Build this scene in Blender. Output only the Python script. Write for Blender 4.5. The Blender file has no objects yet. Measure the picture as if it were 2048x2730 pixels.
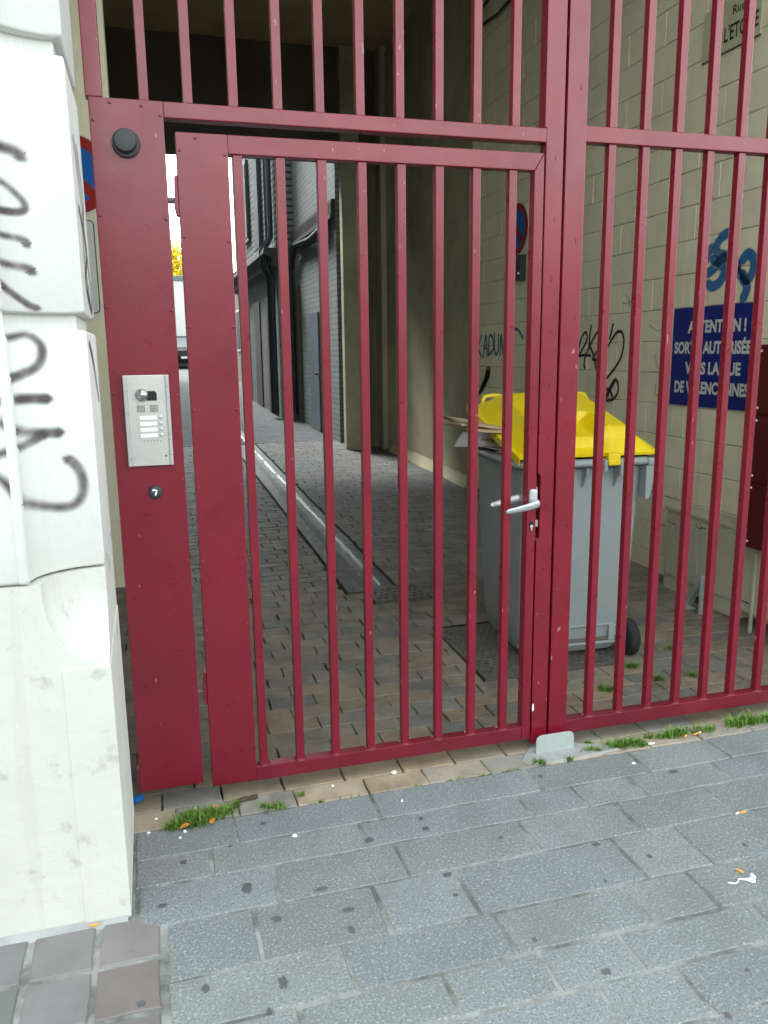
import bpy, bmesh, math, random
from mathutils import Vector, Matrix, noise
random.seed(7)
R_ = math.radians
scene = bpy.context.scene
COL = scene.collection

# ------------------------------------------------------------------ camera
cam = bpy.data.cameras.new('camera')
cam.sensor_fit = 'HORIZONTAL'; cam.sensor_width = 36.0
cam.lens = 36.0 * 2153.0 / 2048.0
cam.clip_start = 0.05; cam.clip_end = 600
co = bpy.data.objects.new('camera', cam); COL.objects.link(co)
YAW, PIT, ROL = 0.2794, 0.19687, -0.01176
fwd = Vector((math.sin(YAW)*math.cos(PIT), math.cos(YAW)*math.cos(PIT), -math.sin(PIT)))
rt = Vector((math.cos(YAW), -math.sin(YAW), 0)); up = rt.cross(fwd)
c_, s_ = math.cos(ROL), math.sin(ROL)
r2 = c_*rt + s_*up; u2 = -s_*rt + c_*up
m4 = Matrix((r2, u2, -fwd)).transposed().to_4x4()
m4.translation = Vector((0, -2.663, 1.55))
co.matrix_world = m4
scene.camera = co

# ------------------------------------------------------------------ light
SUN_EL, SUN_AZ = R_(52), R_(-22)      # bright overcast, the sun stands behind the building
W = bpy.data.worlds.new('World'); scene.world = W; W.use_nodes = True
nt = W.node_tree; nt.nodes.clear()
sky = nt.nodes.new('ShaderNodeTexSky'); sky.sky_type = 'NISHITA'; sky.sun_disc = False
sky.sun_elevation = SUN_EL; sky.sun_rotation = SUN_AZ
sky.air_density = 1.0; sky.dust_density = 2.5; sky.ozone_density = 1.0
hs = nt.nodes.new('ShaderNodeHueSaturation'); hs.inputs['Saturation'].default_value = 0.07
bg = nt.nodes.new('ShaderNodeBackground'); bg.inputs['Strength'].default_value = 0.15
wo = nt.nodes.new('ShaderNodeOutputWorld')
tn = nt.nodes.new('ShaderNodeMix'); tn.data_type = 'RGBA'; tn.blend_type = 'MULTIPLY'; tn.inputs[0].default_value = 1; tn.inputs[7].default_value = (.93, 1, .985, 1)   # camera white balance put into the sky colour
nt.links.new(sky.outputs[0], hs.inputs['Color']); nt.links.new(hs.outputs[0], tn.inputs[6]); nt.links.new(tn.outputs[2], bg.inputs[0])
nt.links.new(bg.outputs[0], wo.inputs[0])
sl = bpy.data.lights.new('sun', 'SUN'); sl.energy = 1.0; sl.angle = R_(14); sl.color = (1, .96, .9)
so = bpy.data.objects.new('sun', sl); COL.objects.link(so)
sd = Vector((math.sin(SUN_AZ)*math.cos(SUN_EL), math.cos(SUN_AZ)*math.cos(SUN_EL), math.sin(SUN_EL)))
so.rotation_euler = sd.to_track_quat('Z', 'Y').to_euler()
vs = scene.view_settings
vs.view_transform = 'Standard'; vs.look = 'None'; vs.exposure = 3.02; vs.gamma = 1.0; vs.use_curve_mapping = False

# ------------------------------------------------------------------ materials
def mat(name, col, rough=.6, var=.12, vscale=4, bump=.15, bscale=80, bdist=.004, spec=.5, metal=0, tint=False,
        fleck=None, dirt=None, streak=None, coat=0, detail=5, scratch=False):
    m = bpy.data.materials.new(name); m.use_nodes = True
    n, l = m.node_tree.nodes, m.node_tree.links
    b = n['Principled BSDF']
    tc = n.new('ShaderNodeTexCoord')
    def nz(scale, det=detail, rg=.6, src=None):
        t = n.new('ShaderNodeTexNoise'); t.inputs['Scale'].default_value = scale
        t.inputs['Detail'].default_value = det; t.inputs['Roughness'].default_value = rg
        l.new(src or tc.outputs['Object'], t.inputs['Vector']); return t.outputs['Fac']
    def mix(kind, f, a, bb):
        x = n.new('ShaderNodeMix'); x.data_type = 'RGBA'; x.blend_type = kind
        for i, v in ((0, f), (6, a), (7, bb)):
            if hasattr(v, 'is_linked') or hasattr(v, 'links'): l.new(v, x.inputs[i])
            elif isinstance(v, (int, float)): x.inputs[i].default_value = v
            else: x.inputs[i].default_value = (*v, 1)
        return x.outputs[2]
    def ramp(src, a, bb, va=0., vb=1.):
        r = n.new('ShaderNodeMapRange'); r.inputs[1].default_value = a; r.inputs[2].default_value = bb
        r.inputs[3].default_value = va; r.inputs[4].default_value = vb; l.new(src, r.inputs[0]); return r.outputs[0]
    lo = tuple(c*(1-var) for c in col); hi = tuple(min(1, c*(1+var)) for c in col)
    c = mix('MIX', ramp(nz(vscale), .3, .7), lo, hi)
    if tint:
        a = n.new('ShaderNodeAttribute'); a.attribute_name = 'tint'
        c = mix('MULTIPLY', 1.0, c, a.outputs['Color'])
    if fleck:                       # (scale, light colour, dark colour, amount)
        f = nz(fleck[0], 2, .7)
        c = mix('MIX', ramp(f, .53, .70, 0, fleck[3]), c, fleck[1])
        f2 = nz(fleck[0]*1.3, 2, .7)
        c = mix('MIX', ramp(f2, .48, .33, 0, fleck[3]), c, fleck[2])
    if dirt:                        # (scale, colour, lo, hi, amount)
        c = mix('MIX', ramp(nz(dirt[0], 8, .68), dirt[2], dirt[3], 0, dirt[4]), c, dirt[1])
    if streak:                      # vertical streaks (xscale, colour, lo, hi, amount)
        mp = n.new('ShaderNodeMapping'); mp.inputs['Scale'].default_value = (streak[0], streak[0], streak[0]*.06)
        l.new(tc.outputs['Object'], mp.inputs[0])
        c = mix('MIX', ramp(nz(1, 6, .65, mp.outputs[0]), streak[2], streak[3], 0, streak[4]), c, streak[1])
    if scratch:                     # small pale chips, longer than wide
        mp = n.new('ShaderNodeMapping'); mp.inputs['Scale'].default_value = (75, 75, 26); mp.inputs['Rotation'].default_value = (0, .35, 0)
        l.new(tc.outputs['Object'], mp.inputs[0])
        c = mix('MIX', ramp(nz(1, 1, .4, mp.outputs[0]), .775, .80, 0, .55), c, (.42, .24, .25))
    l.new(c, b.inputs['Base Color'])
    b.inputs['Roughness'].default_value = rough; b.inputs['Metallic'].default_value = metal
    b.inputs['Specular IOR Level'].default_value = spec; b.inputs['Coat Weight'].default_value = coat
    if rough < .9:
        l.new(ramp(nz(vscale*3), .3, .7, rough*.85, min(1, rough*1.18)), b.inputs['Roughness'])
    if bump:
        bp = n.new('ShaderNodeBump'); bp.inputs['Strength'].default_value = bump; bp.inputs['Distance'].default_value = bdist
        l.new(nz(bscale, 6), bp.inputs['Height']); l.new(bp.outputs[0], b.inputs['Normal'])
    return m

def brick_mat(name, col, mortar, bw, bh, axes='YZ', rough=.8, off=(0, 0), var=.12, joint=.012, depth=.012):
    m = mat(name, col, rough, var, 3, 0)
    n, l = m.node_tree.nodes, m.node_tree.links
    b = n['Principled BSDF']
    tc = n.new('ShaderNodeTexCoord'); sx = n.new('ShaderNodeSeparateXYZ'); l.new(tc.outputs['Object'], sx.inputs[0])
    cx = n.new('ShaderNodeCombineXYZ')
    l.new(sx.outputs['XYZ'.index(axes[0])], cx.inputs[0]); l.new(sx.outputs['XYZ'.index(axes[1])], cx.inputs[1])
    bt = n.new('ShaderNodeTexBrick'); l.new(cx.outputs[0], bt.inputs['Vector'])
    bt.inputs['Scale'].default_value = 1; bt.inputs['Brick Width'].default_value = bw
    bt.inputs['Row Height'].default_value = bh; bt.inputs['Mortar Size'].default_value = joint
    bt.inputs['Color1'].default_value = (*[c*.92 for c in col], 1); bt.inputs['Color2'].default_value = (*[min(1, c*1.08) for c in col], 1)
    bt.inputs['Mortar'].default_value = (*mortar, 1)
    nz = n.new('ShaderNodeTexNoise'); nz.inputs['Scale'].default_value = 30; nz.inputs['Detail'].default_value = 6
    l.new(tc.outputs['Object'], nz.inputs['Vector'])
    mx = n.new('ShaderNodeMix'); mx.data_type = 'RGBA'; mx.blend_type = 'OVERLAY'; mx.inputs[0].default_value = .35
    l.new(bt.outputs['Color'], mx.inputs[6]); l.new(nz.outputs['Fac'], mx.inputs[7]); l.new(mx.outputs[2], b.inputs['Base Color'])
    ad = n.new('ShaderNodeMath'); ad.operation = 'MULTIPLY_ADD'; ad.inputs[1].default_value = -1.0
    l.new(bt.outputs['Fac'], ad.inputs[0]); ml = n.new('ShaderNodeMath'); ml.operation = 'MULTIPLY'; ml.inputs[1].default_value = .5
    l.new(nz.outputs['Fac'], ml.inputs[0]); l.new(ml.outputs[0], ad.inputs[2])
    bp = n.new('ShaderNodeBump'); bp.inputs['Strength'].default_value = .8; bp.inputs['Distance'].default_value = depth
    l.new(ad.outputs[0], bp.inputs['Height']); l.new(bp.outputs[0], b.inputs['Normal'])
    return m

def paint_mat(name, col, soft=.35, alpha=.95, blot=.3):    # sprayed or marker paint with soft edges
    m = bpy.data.materials.new(name); m.use_nodes = True
    n, l = m.node_tree.nodes, m.node_tree.links
    b = n['Principled BSDF']; b.inputs['Base Color'].default_value = (*col, 1); b.inputs['Roughness'].default_value = .5
    a = n.new('ShaderNodeAttribute'); a.attribute_name = 'edge'
    tc = n.new('ShaderNodeTexCoord'); t = n.new('ShaderNodeTexNoise'); t.inputs['Scale'].default_value = 14; t.inputs['Detail'].default_value = 4
    l.new(tc.outputs['Object'], t.inputs['Vector'])
    r = n.new('ShaderNodeMapRange'); r.inputs[1].default_value = 0; r.inputs[2].default_value = soft; r.interpolation_type = 'SMOOTHSTEP'
    l.new(a.outputs['Fac'], r.inputs[0])
    r2_ = n.new('ShaderNodeMapRange'); r2_.inputs[1].default_value = .35; r2_.inputs[2].default_value = .65
    r2_.inputs[3].default_value = 1-blot; r2_.inputs[4].default_value = 1; l.new(t.outputs['Fac'], r2_.inputs[0])
    x = n.new('ShaderNodeMath'); x.operation = 'MULTIPLY'; l.new(r.outputs[0], x.inputs[0]); l.new(r2_.outputs[0], x.inputs[1])
    y = n.new('ShaderNodeMath'); y.operation = 'MULTIPLY'; y.inputs[1].default_value = alpha; l.new(x.outputs[0], y.inputs[0])
    l.new(y.outputs[0], b.inputs['Alpha'])
    return m

MT = {}
MT['red'] = mat('red gate paint', (.156, .0034, .0150), .30, .16, 3, .14, 110, .0018, .56,
                dirt=(24, (.16, .03, .045), .72, .9, .12), scratch=True)
MT['redold'] = mat('red gate paint scuffed', (.130, .0040, .0160), .4, .24, 4, .15, 120, .002, .5,
                dirt=(9, (.12, .03, .045), .56, .8, .5), scratch=True)
MT['white'] = mat('white masonry paint', (.60, .61, .585), .8, .05, 2, .5, 28, .005, .3,
                dirt=(6, (.42, .41, .36), .6, .78, .5), streak=(9, (.46, .45, .4), .6, .78, .35))
MT['whitelow'] = mat('white masonry paint with scuffs', (.53, .54, .50), .82, .06, 3, .55, 26, .005, .3,
                dirt=(9, (.24, .21, .185), .57, .74, .75), streak=(8, (.36, .34, .29), .56, .76, .35))
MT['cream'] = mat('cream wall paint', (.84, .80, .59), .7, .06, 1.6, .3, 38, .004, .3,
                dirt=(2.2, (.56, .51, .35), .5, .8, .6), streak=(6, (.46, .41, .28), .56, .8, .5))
MT['creamfar'] = mat('cream render stained and shaded', (.40, .385, .27), .85, .16, .8, .3, 30, .005, .15,
                dirt=(.9, (.14, .12, .085), .42, .75, .7), streak=(2.5, (.2, .18, .13), .48, .75, .5))  # stains, with the light falloff towards the back also in the colour
MT['jointdirt'] = mat('grimy block joint', (.42, .40, .29), .9, .4, 6, .4, 40, .004, .1)
MT['shadeplaster'] = mat('shade dark plaster', (.10, .09, .07), .9, .3, 1.2, .3, 20, .006, .1)  # plaster colour darkened for the shade at the passage end
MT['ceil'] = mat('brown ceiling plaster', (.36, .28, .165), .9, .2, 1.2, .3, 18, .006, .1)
MT['render'] = mat('pale facade render', (.5, .49, .45), .85, .1, 1, .3, 30)
MT['granite'] = mat('grey granite', (.172, .192, .194), .66, .12, 2.2, .9, 120, .004, .35, tint=True,
                fleck=(120, (.40, .43, .435), (.055, .066, .068), .66), dirt=(4, (.12, .132, .13), .48, .78, .6))
MT['mortar'] = mat('pale joint mortar', (.225, .235, .228), .9, .3, 14, .6, 60, .006, .2, dirt=(4, (.08, .082, .078), .46, .6, .85))
MT['brick'] = mat('clay paver', (.198, .178, .148), .68, .2, 7, .6, 60, .005, .18, tint=True,
                dirt=(4, (.085, .08, .075), .5, .7, .6))
MT['bed'] = mat('dark joint dirt', (.028, .027, .022), .95, .3, 14, .5, 60, .006, .1)
MT['tile'] = mat('brown stone tile', (.155, .146, .145), .6, .12, 5, .4, 110, .003, .4, tint=True, dirt=(6, (.12, .11, .11), .5, .7, .5))
MT['concrete'] = mat('grey concrete', (.27, .28, .28), .7, .14, 6, .5, 60, .005, .3, dirt=(5, (.12, .12, .115), .5, .7, .6))
MT['wet'] = mat('wet gutter concrete', (.095, .104, .108), .6, .25, 9, .6, 24, .012, .25, dirt=(7, (.07, .07, .07), .5, .66, .7))
MT['water'] = mat('wet shine', (.26, .29, .31), .4, .2, 30, .5, 26, .006, 1.0)  # pale base colour carries the sky reflection on the water
MT['asphalt'] = mat('asphalt', (.05, .05, .052), .85, .2, 6, .5, 200, .004)
MT['alleyfar'] = mat('worn alley surface', (.046, .054, .058), .8, .2, 3, .5, 30, .01, .2)
MT['steel'] = mat('brushed aluminium', (.52, .53, .50), .38, .05, 20, .05, 300, .0005, .5, .55, dirt=(8, (.42, .41, .37), .5, .7, .4))
MT['chrome'] = mat('polished dome', (.35, .37, .36), .12, .02, 10, 0, metal=.9)
MT['alu'] = mat('satin aluminium lever', (.44, .46, .47), .3, .03, 20, .03, 200, .0004, .5, .45)
MT['galv'] = mat('galvanised steel', (.42, .47, .46), .45, .15, 14, .15, 60, .001, .5, .35)
MT['black'] = mat('black plastic', (.022, .026, .030), .5, .1, 10, .15, 200, .0008)
MT['blackgl'] = mat('dark camera glass', (.012, .012, .02), .12, .05, 10, 0)
MT['label'] = mat('white name plate', (.86, .88, .88), .35, .02, 10, 0)
MT['bin'] = mat('grey bin plastic', (.285, .325, .33), .46, .04, 3, .12, 260, .0008, .45, dirt=(4, (.2, .225, .23), .56, .78, .4))
MT['binin'] = mat('grey bin plastic dark', (.16, .19, .2), .6, .06, 4, .1, 200, .0008)
MT['yellow'] = mat('yellow lid plastic', (.80, .60, .004), .42, .03, 4, .10, 240, .0008, .45, dirt=(6, (.6, .42, .01), .58, .8, .4))
MT['rubber'] = mat('black tyre rubber', (.02, .02, .021), .8, .15, 12, .4, 120, .002)
MT['card'] = mat('brown cardboard', (.42, .31, .20), .85, .12, 8, .3, 60, .002, .2)
MT['card2'] = mat('pale cardboard', (.55, .45, .34), .85, .1, 8, .3, 60, .002, .2)
MT['paper'] = mat('white paper', (.75, .76, .75), .8, .05, 8, .3, 30, .004, .2)
MT['signblue'] = mat('dark blue enamel', (.008, .020, .20), .55, .08, 3, .03, 40, .001, .25)
MT['signwhite'] = mat('white sign enamel', (.66, .69, .67), .5, .04, 5, .02, 40, .001, .3)
MT['signred'] = mat('red sign film', (.33, .02, .013), .6, .06, 5, 0, spec=.2)
MT['signsky'] = mat('blue sign film', (.008, .13, .46), .6, .05, 5, 0, spec=.2)
MT['plaque'] = mat('cream street plate', (.55, .56, .36), .4, .04, 5, .02, 40, .001)
MT['ink'] = mat('black sign lettering', (.012, .012, .013), .4, .1, 5, 0)
MT['maroon'] = mat('maroon sheet metal', (.085, .005, .008), .4, .1, 4, .08, 120, .001)
MT['cab'] = mat('beige cabinet plastic', (.47, .455, .35), .6, .06, 3, .15, 100, .001, .4, dirt=(5, (.3, .28, .21), .55, .8, .5), streak=(6, (.36, .32, .24), .58, .8, .4))
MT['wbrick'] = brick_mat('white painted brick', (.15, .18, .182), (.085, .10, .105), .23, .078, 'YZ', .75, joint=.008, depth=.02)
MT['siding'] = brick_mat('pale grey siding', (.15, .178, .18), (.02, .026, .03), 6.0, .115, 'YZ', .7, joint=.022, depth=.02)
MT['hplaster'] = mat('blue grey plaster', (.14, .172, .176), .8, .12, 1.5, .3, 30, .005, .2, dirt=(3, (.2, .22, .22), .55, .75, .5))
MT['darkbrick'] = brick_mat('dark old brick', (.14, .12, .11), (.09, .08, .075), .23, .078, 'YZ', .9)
MT['slate'] = mat('dark slate', (.035, .036, .04), .7, .2, 5, .4, 30, .01)
MT['darkmetal'] = mat('dark downpipe metal', (.018, .026, .036), .45, .1, 6, .1, 60)
MT['glass'] = mat('dark window glass', (.008, .01, .012), .5, .05, 3, 0, spec=.15)
MT['bluedoor'] = mat('blue grey door', (.10, .13, .155), .5, .08, 3, .15, 60, .002)
MT['browndoor'] = mat('dark brown timber', (.07, .055, .042), .6, .2, 6, .3, 50)
MT['leafy'] = mat('yellow autumn leaves', (.55, .42, .004), .7, .35, 3, 0)
MT['bark'] = mat('tree bark', (.08, .065, .05), .9, .3, 6, .5, 20, .02)
MT['carpaint'] = mat('dark car paint', (.010, .010, .011), .7, .1, 3, 0, spec=.15)
MT['carglass'] = mat('car windscreen', (.05, .06, .07), .35, .05, 3, 0, spec=.3)
MT['lamp'] = mat('headlight lens', (.22, .23, .23), .15, .05, 4, 0)
MT['grass'] = mat('fresh grass', (.115, .22, .035), .6, .3, 30, 0, spec=.3, tint=True)
MT['moss'] = mat('moss', (.06, .085, .02), .95, .4, 30, .8, 90, .01, .1)
MT['gum'] = mat('old gum', (.075, .08, .083), .7, .3, 30, .4, 90, .002)
MT['filter'] = mat('orange cigarette filter', (.60, .27, .06), .8, .25, 60, .2, 200, .001)
MT['dryleaf'] = mat('orange dry leaf', (.55, .20, .03), .7, .2, 40, 0)
MT['wood'] = mat('rotten wood', (.06, .045, .03), .9, .4, 30, .8, 60, .006)
MT['iron'] = mat('rusty cast iron', (.12, .108, .094), .65, .3, 20, .5, 90, .002, .4, .3)
MT['gsgrey'] = paint_mat('grey brown spray paint', (.062, .040, .048), .75, .96, .5)
MT['gsblack'] = paint_mat('black marker paint', (.006, .006, .007), .25, .97, .1)
MT['gsblue'] = paint_mat('blue spray paint', (.006, .15, .42), .35, .95, .25)
MT['gsteal'] = paint_mat('teal marker paint', (.012, .15, .27), .3, .9, .3)
MT['gsfaint'] = paint_mat('faded pencil tag', (.2, .2, .17), .5, .5, .4)

# ------------------------------------------------------------------ mesh helpers
class MB:
    def __init__(s): s.v = []; s.f = []; s.t = []; s.e = {}; s.tint = (1, 1, 1)
    def add(s, vs, fs):
        o = len(s.v); s.v += [tuple(v) for v in vs]
        for f in fs: s.f.append(tuple(i+o for i in f)); s.t.append(s.tint)
        return o
    def box(s, x0, x1, y0, y1, z0, z1, skew=None):
        v = [(x, y, z) for z in (z0, z1) for y in (y0, y1) for x in (x0, x1)]
        s.add(v, [(0, 2, 3, 1), (4, 5, 7, 6), (0, 1, 5, 4), (2, 6, 7, 3), (0, 4, 6, 2), (1, 3, 7, 5)]); return s
    def hexa(s, lo, hi):            # two 4-loops, lo then hi (ccw from above)
        s.add(list(lo)+list(hi), [(3, 2, 1, 0), (4, 5, 6, 7), (0, 1, 5, 4), (1, 2, 6, 5), (2, 3, 7, 6), (3, 0, 4, 7)]); return s
    def loft(s, rings, cap=True, closed=True):
        n = len(rings[0]); o = len(s.v); fs = []
        for k in range(len(rings)-1):
            for i in range(n if closed else n-1):
                j = (i+1) % n
                fs.append((k*n+i, k*n+j, (k+1)*n+j, (k+1)*n+i))
        if cap:
            fs.append(tuple(range(n))[::-1]); fs.append(tuple((len(rings)-1)*n+i for i in range(n)))
        s.add([p for r in rings for p in r], fs); return s
    def prism(s, pts, fn0, fn1):    # polygon extruded between two mapping functions
        s.loft([[fn0(*p) for p in pts], [fn1(*p) for p in pts]]); return s
    def tube(s, path, r, n=10, r_b=None, cap=True):
        path = [Vector(p) for p in path]; rings = []
        rs = r if isinstance(r, (list, tuple)) else [r]*len(path)
        prev = None
        for i, p in enumerate(path):
            d = (path[min(i+1, len(path)-1)]-path[max(i-1, 0)]).normalized()
            if prev is None:
                a = d.orthogonal().normalized() if abs(d.z) > .9 else d.cross(Vector((0, 0, 1))).normalized()
            else: a = (prev - d*prev.dot(d)).normalized()
            prev = a; b = d.cross(a)
            ra = rs[i]; rb = ra if r_b is None else r_b[i]
            rings.append([tuple(p+a*ra*math.cos(t)+b*rb*math.sin(t)) for t in [2*math.pi*k/n for k in range(n)]])
        s.loft(rings, cap); return s
    def disc(s, c, u, v, r, n=32, th=.002, r0=0, a0=0, a1=2*math.pi):
        c, u, v = Vector(c), Vector(u), Vector(v); w = u.cross(v)
        pts = [c+u*r*math.cos(t)+v*r*math.sin(t) for t in [2*math.pi*k/n for k in range(n)]]
        if r0:
            inn = [c+u*r0*math.cos(t)+v*r0*math.sin(t) for t in [2*math.pi*k/n for k in range(n)]]
            vs = pts+inn+[p+w*th for p in pts]+[p+w*th for p in inn]; fs = []
            for i in range(n):
                j = (i+1) % n
                fs += [(2*n+i, 2*n+j, 3*n+j, 3*n+i), (i, j, 2*n+j, 2*n+i), (j+n, i+n, 3*n+i, 3*n+j), (j, i, n+i, n+j)]
            s.add(vs, fs)
        else: s.loft([[tuple(p) for p in pts], [tuple(p+w*th) for p in pts]])
        return s
    def lathe(s, prof, c, axis='X', n=24):   # prof: (along axis, radius)
        c = Vector(c); rings = []
        for a, r in prof:
            ring = []
            for k in range(n):
                t = 2*math.pi*k/n; p, q = r*math.cos(t), r*math.sin(t)
                d = {'X': (a, p, q), 'Y': (q, a, p), 'Z': (p, q, a)}[axis]
                ring.append(tuple(c+Vector(d)))
            rings.append(ring)
        s.loft(rings); return s
    def build(s, name, m, parent=None, bevel=0, seg=2, smooth=False, angle=35, recalc=True):
        me = bpy.data.meshes.new(name)
        me.from_pydata(s.v, [], s.f)
        if any(t != (1, 1, 1) for t in s.t):
            a = me.color_attributes.new('tint', 'FLOAT_COLOR', 'CORNER'); k = 0; d = []
            for f, t in zip(s.f, s.t): d += [t[0], t[1], t[2], 1]*len(f)
            a.data.foreach_set('color', d)
        if s.e:
            a = me.attributes.new('edge', 'FLOAT', 'POINT'); a.data.foreach_set('value', [s.e.get(i, 1.) for i in range(len(s.v))])
        if bevel or recalc:
            b = bmesh.new(); b.from_mesh(me)
            if recalc: bmesh.ops.recalc_face_normals(b, faces=b.faces)
            if bevel:
                ed = [e for e in b.edges if len(e.link_faces) == 2 and e.calc_face_angle(0) > .6]
                bmesh.ops.bevel(b, geom=ed, offset=bevel, segments=seg, affect='EDGES', profile=.6, clamp_overlap=True)
            b.to_mesh(me); b.free()
        if smooth:
            me.shade_smooth()
            me.set_sharp_from_angle(angle=R_(angle))
        me.materials.append(MT[m] if isinstance(m, str) else m)
        o = bpy.data.objects.new(name, me); COL.objects.link(o)
        if parent: o.parent = parent
        return o

def tag(o, label=None, cat=None, group=None, kind=None):
    if label: o['label'] = label
    if cat: o['category'] = cat
    if group: o['group'] = group
    if kind: o['kind'] = kind
    return o
def thing(name, label, cat, loc=(0, 0, 0), group=None):
    o = bpy.data.objects.new(name, None); o.empty_display_size = .1; COL.objects.link(o); o.location = loc
    return tag(o, label, cat, group)
def lift(parts, root):            # parent world-space meshes to a moved empty
    for p in parts:
        p.data.transform(Matrix.Translation(-Vector(root.location))); p.parent = root
def zg(y): return max(0., .025*(y-.5))
def rnd(a, b): return random.uniform(a, b)

def ribbon(mb, pts, w, fn, n=12, cross=4, dens=lambda t: 1):   # soft stroke laid on a surface; fn maps (u,v) to the surface
    P = [Vector(p) for p in pts]
    if len(P) > 2:                            # catmull-rom
        out = []
        for i in range(len(P)-1):
            p0, p1, p2, p3 = P[max(i-1, 0)], P[i], P[i+1], P[min(i+2, len(P)-1)]
            for k in range(n):
                t = k/n
                out.append(.5*((2*p1)+(p2-p0)*t+(2*p0-5*p1+4*p2-p3)*t*t+(3*p1-p0-3*p2+p3)*t**3))
        out.append(P[-1]); P = out
    else: P = [P[0].lerp(P[1], k/n) for k in range(n+1)]
    N = len(P); o = len(mb.v); vs = []; fs = []
    d0 = (P[0]-P[1]).normalized(); d1 = (P[-1]-P[-2]).normalized()
    ww = w if callable(w) else (lambda t: w)
    P = [P[0]+d0*ww(0)*.5]+P+[P[-1]+d1*ww(1)*.5]; N += 2
    for i, p in enumerate(P):
        d = (P[min(i+1, N-1)]-P[max(i-1, 0)]).normalized(); a = Vector((-d.y, d.x))
        t = i/(N-1); h = ww(t)*.5
        for k in range(cross+1):
            q = p+a*h*(2*k/cross-1)*(.55 if i in (0, N-1) else 1)
            vs.append(fn(q.x, q.y))
            e = (1-abs(2*k/cross-1))*dens(t)
            if i in (0, N-1): e = 0
            mb.e[o+i*(cross+1)+k] = e
    for i in range(N-1):
        for k in range(cross):
            a = i*(cross+1)+k; fs.append((a, a+1, a+cross+2, a+cross+1))
    mb.add(vs, fs)

def text_mb(mb, body, width, cap, fn, bold=.0, align_h=None):
    cu = bpy.data.curves.new('t', 'FONT'); cu.body = body; cu.size = 1; cu.offset = bold; cu.resolution_u = 4
    ob = bpy.data.objects.new('t', cu); COL.objects.link(ob)
    ch = bpy.data.curves.new('t', 'FONT'); ch.body = 'H'; ch.size = 1; ch.offset = bold
    oh = bpy.data.objects.new('t', ch); COL.objects.link(oh)
    dg = bpy.context.evaluated_depsgraph_get(); dg.update()
    me = bpy.data.meshes.new_from_object(ob.evaluated_get(dg)); mh = bpy.data.meshes.new_from_object(oh.evaluated_get(dg))
    hz = [v.co.y for v in mh.vertices]; H0, H1 = min(hz), max(hz)
    xs = [v.co.x for v in me.vertices]; X0, X1 = min(xs), max(xs)
    vs = [fn((v.co.x-X0)/(X1-X0)*width, (v.co.y-H0)/(H1-H0)*cap) for v in me.vertices]
    mb.add(vs, [tuple(p.vertices) for p in me.polygons])
    for o_, c in ((ob, cu), (oh, ch)):
        bpy.data.objects.remove(o_); bpy.data.curves.remove(c)
    bpy.data.meshes.remove(me); bpy.data.meshes.remove(mh)

# ================================================================== SETTING: ground
g = MB(); g.add([(-250, -250, -.35), (250, -250, -.35), (250, 250, -.35), (-250, 250, -.35)], [(0, 1, 2, 3)])
tag(g.build('ground', 'asphalt'), kind='structure')

# granite pavement: one sheet of mortar and setts laid on it
pv = MB(); pv.box(-8, 9, -3.6, -.118, -.14, -.0035)
pav = tag(pv.build('pavement', 'mortar'), kind='structure')
def sett(mb, x0, x1, y0, y1, z, h=.03, gap=.006, ch=.004, tl=.0015):
    x0 += gap*rnd(.6, 1.6); x1 -= gap*rnd(.6, 1.6); y0 += gap*rnd(.4, 1.3); y1 -= gap*rnd(.4, 1.3)
    if x1-x0 < .015 or y1-y0 < .015: return
    n = max(2, int((x1-x0)/.06)); top = []; o = []
    dz = [rnd(-tl, tl) for _ in range(4)]
    def H(x, y):
        u = (x-x0)/(x1-x0); v = (y-y0)/(y1-y0)
        return (z(y) if callable(z) else z)+dz[0]*(1-u)*(1-v)+dz[1]*u*(1-v)+dz[2]*u*v+dz[3]*(1-u)*v
    j = lambda: rnd(-.0034, .0034)
    per = [(x0+(x1-x0)*i/n, y0+j()) for i in range(n)]+[(x1+j(), y0), (x1+j(), (y0+y1)/2)]+[(x1-(x1-x0)*i/n, y1+j()) for i in range(n)]+[(x0+j(), y1), (x0+j(), (y0+y1)/2)]
    cx, cy = (x0+x1)/2, (y0+y1)/2
    def ins(p, d):
        return (p[0]+(d if p[0] < cx else -d) if abs(p[0]-x0) < .004 or abs(p[0]-x1) < .004 else p[0],
                p[1]+(d if p[1] < cy else -d) if abs(p[1]-y0) < .004 or abs(p[1]-y1) < .004 else p[1])
    bot = [(p[0], p[1], H(*p)-h) for p in per]; mid = [(p[0], p[1], H(*p)-ch) for p in per]
    tp = [ins(p, ch) for p in per]; tp = [(p[0], p[1], H(*p)) for p in tp]
    N = len(per); fs = []
    for k in range(2):
        for i in range(N): fs.append((k*N+i, k*N+(i+1) % N, (k+1)*N+(i+1) % N, (k+1)*N+i))
    fs.append(tuple(2*N+i for i in range(N)))
    mb.add(bot+mid+tp, fs)
rowsY = [-.118, -.282, -.424, -.602, -.818, -.988, -1.133, -1.300]
known = {0: [-.125, .181, .664, 1.265, 1.708, 2.064], 1: [.09, .58, 1.16, 1.372, 1.601, 1.96], 2: [-.13, .268, .66, 1.095, 1.463, 1.82],
         3: [.19, .54, .80, 1.338, 1.566, 1.99], 4: [.40, .83, 1.236, 1.46, 1.9], 5: [.25, .62, .885, 1.122, 1.55, 1.95], 6: [.15, .55, .969, 1.197, 1.6]}
while rowsY[-1] > -3.5: rowsY.append(rowsY[-1]-rnd(.15, .2))
st = MB()
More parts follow.
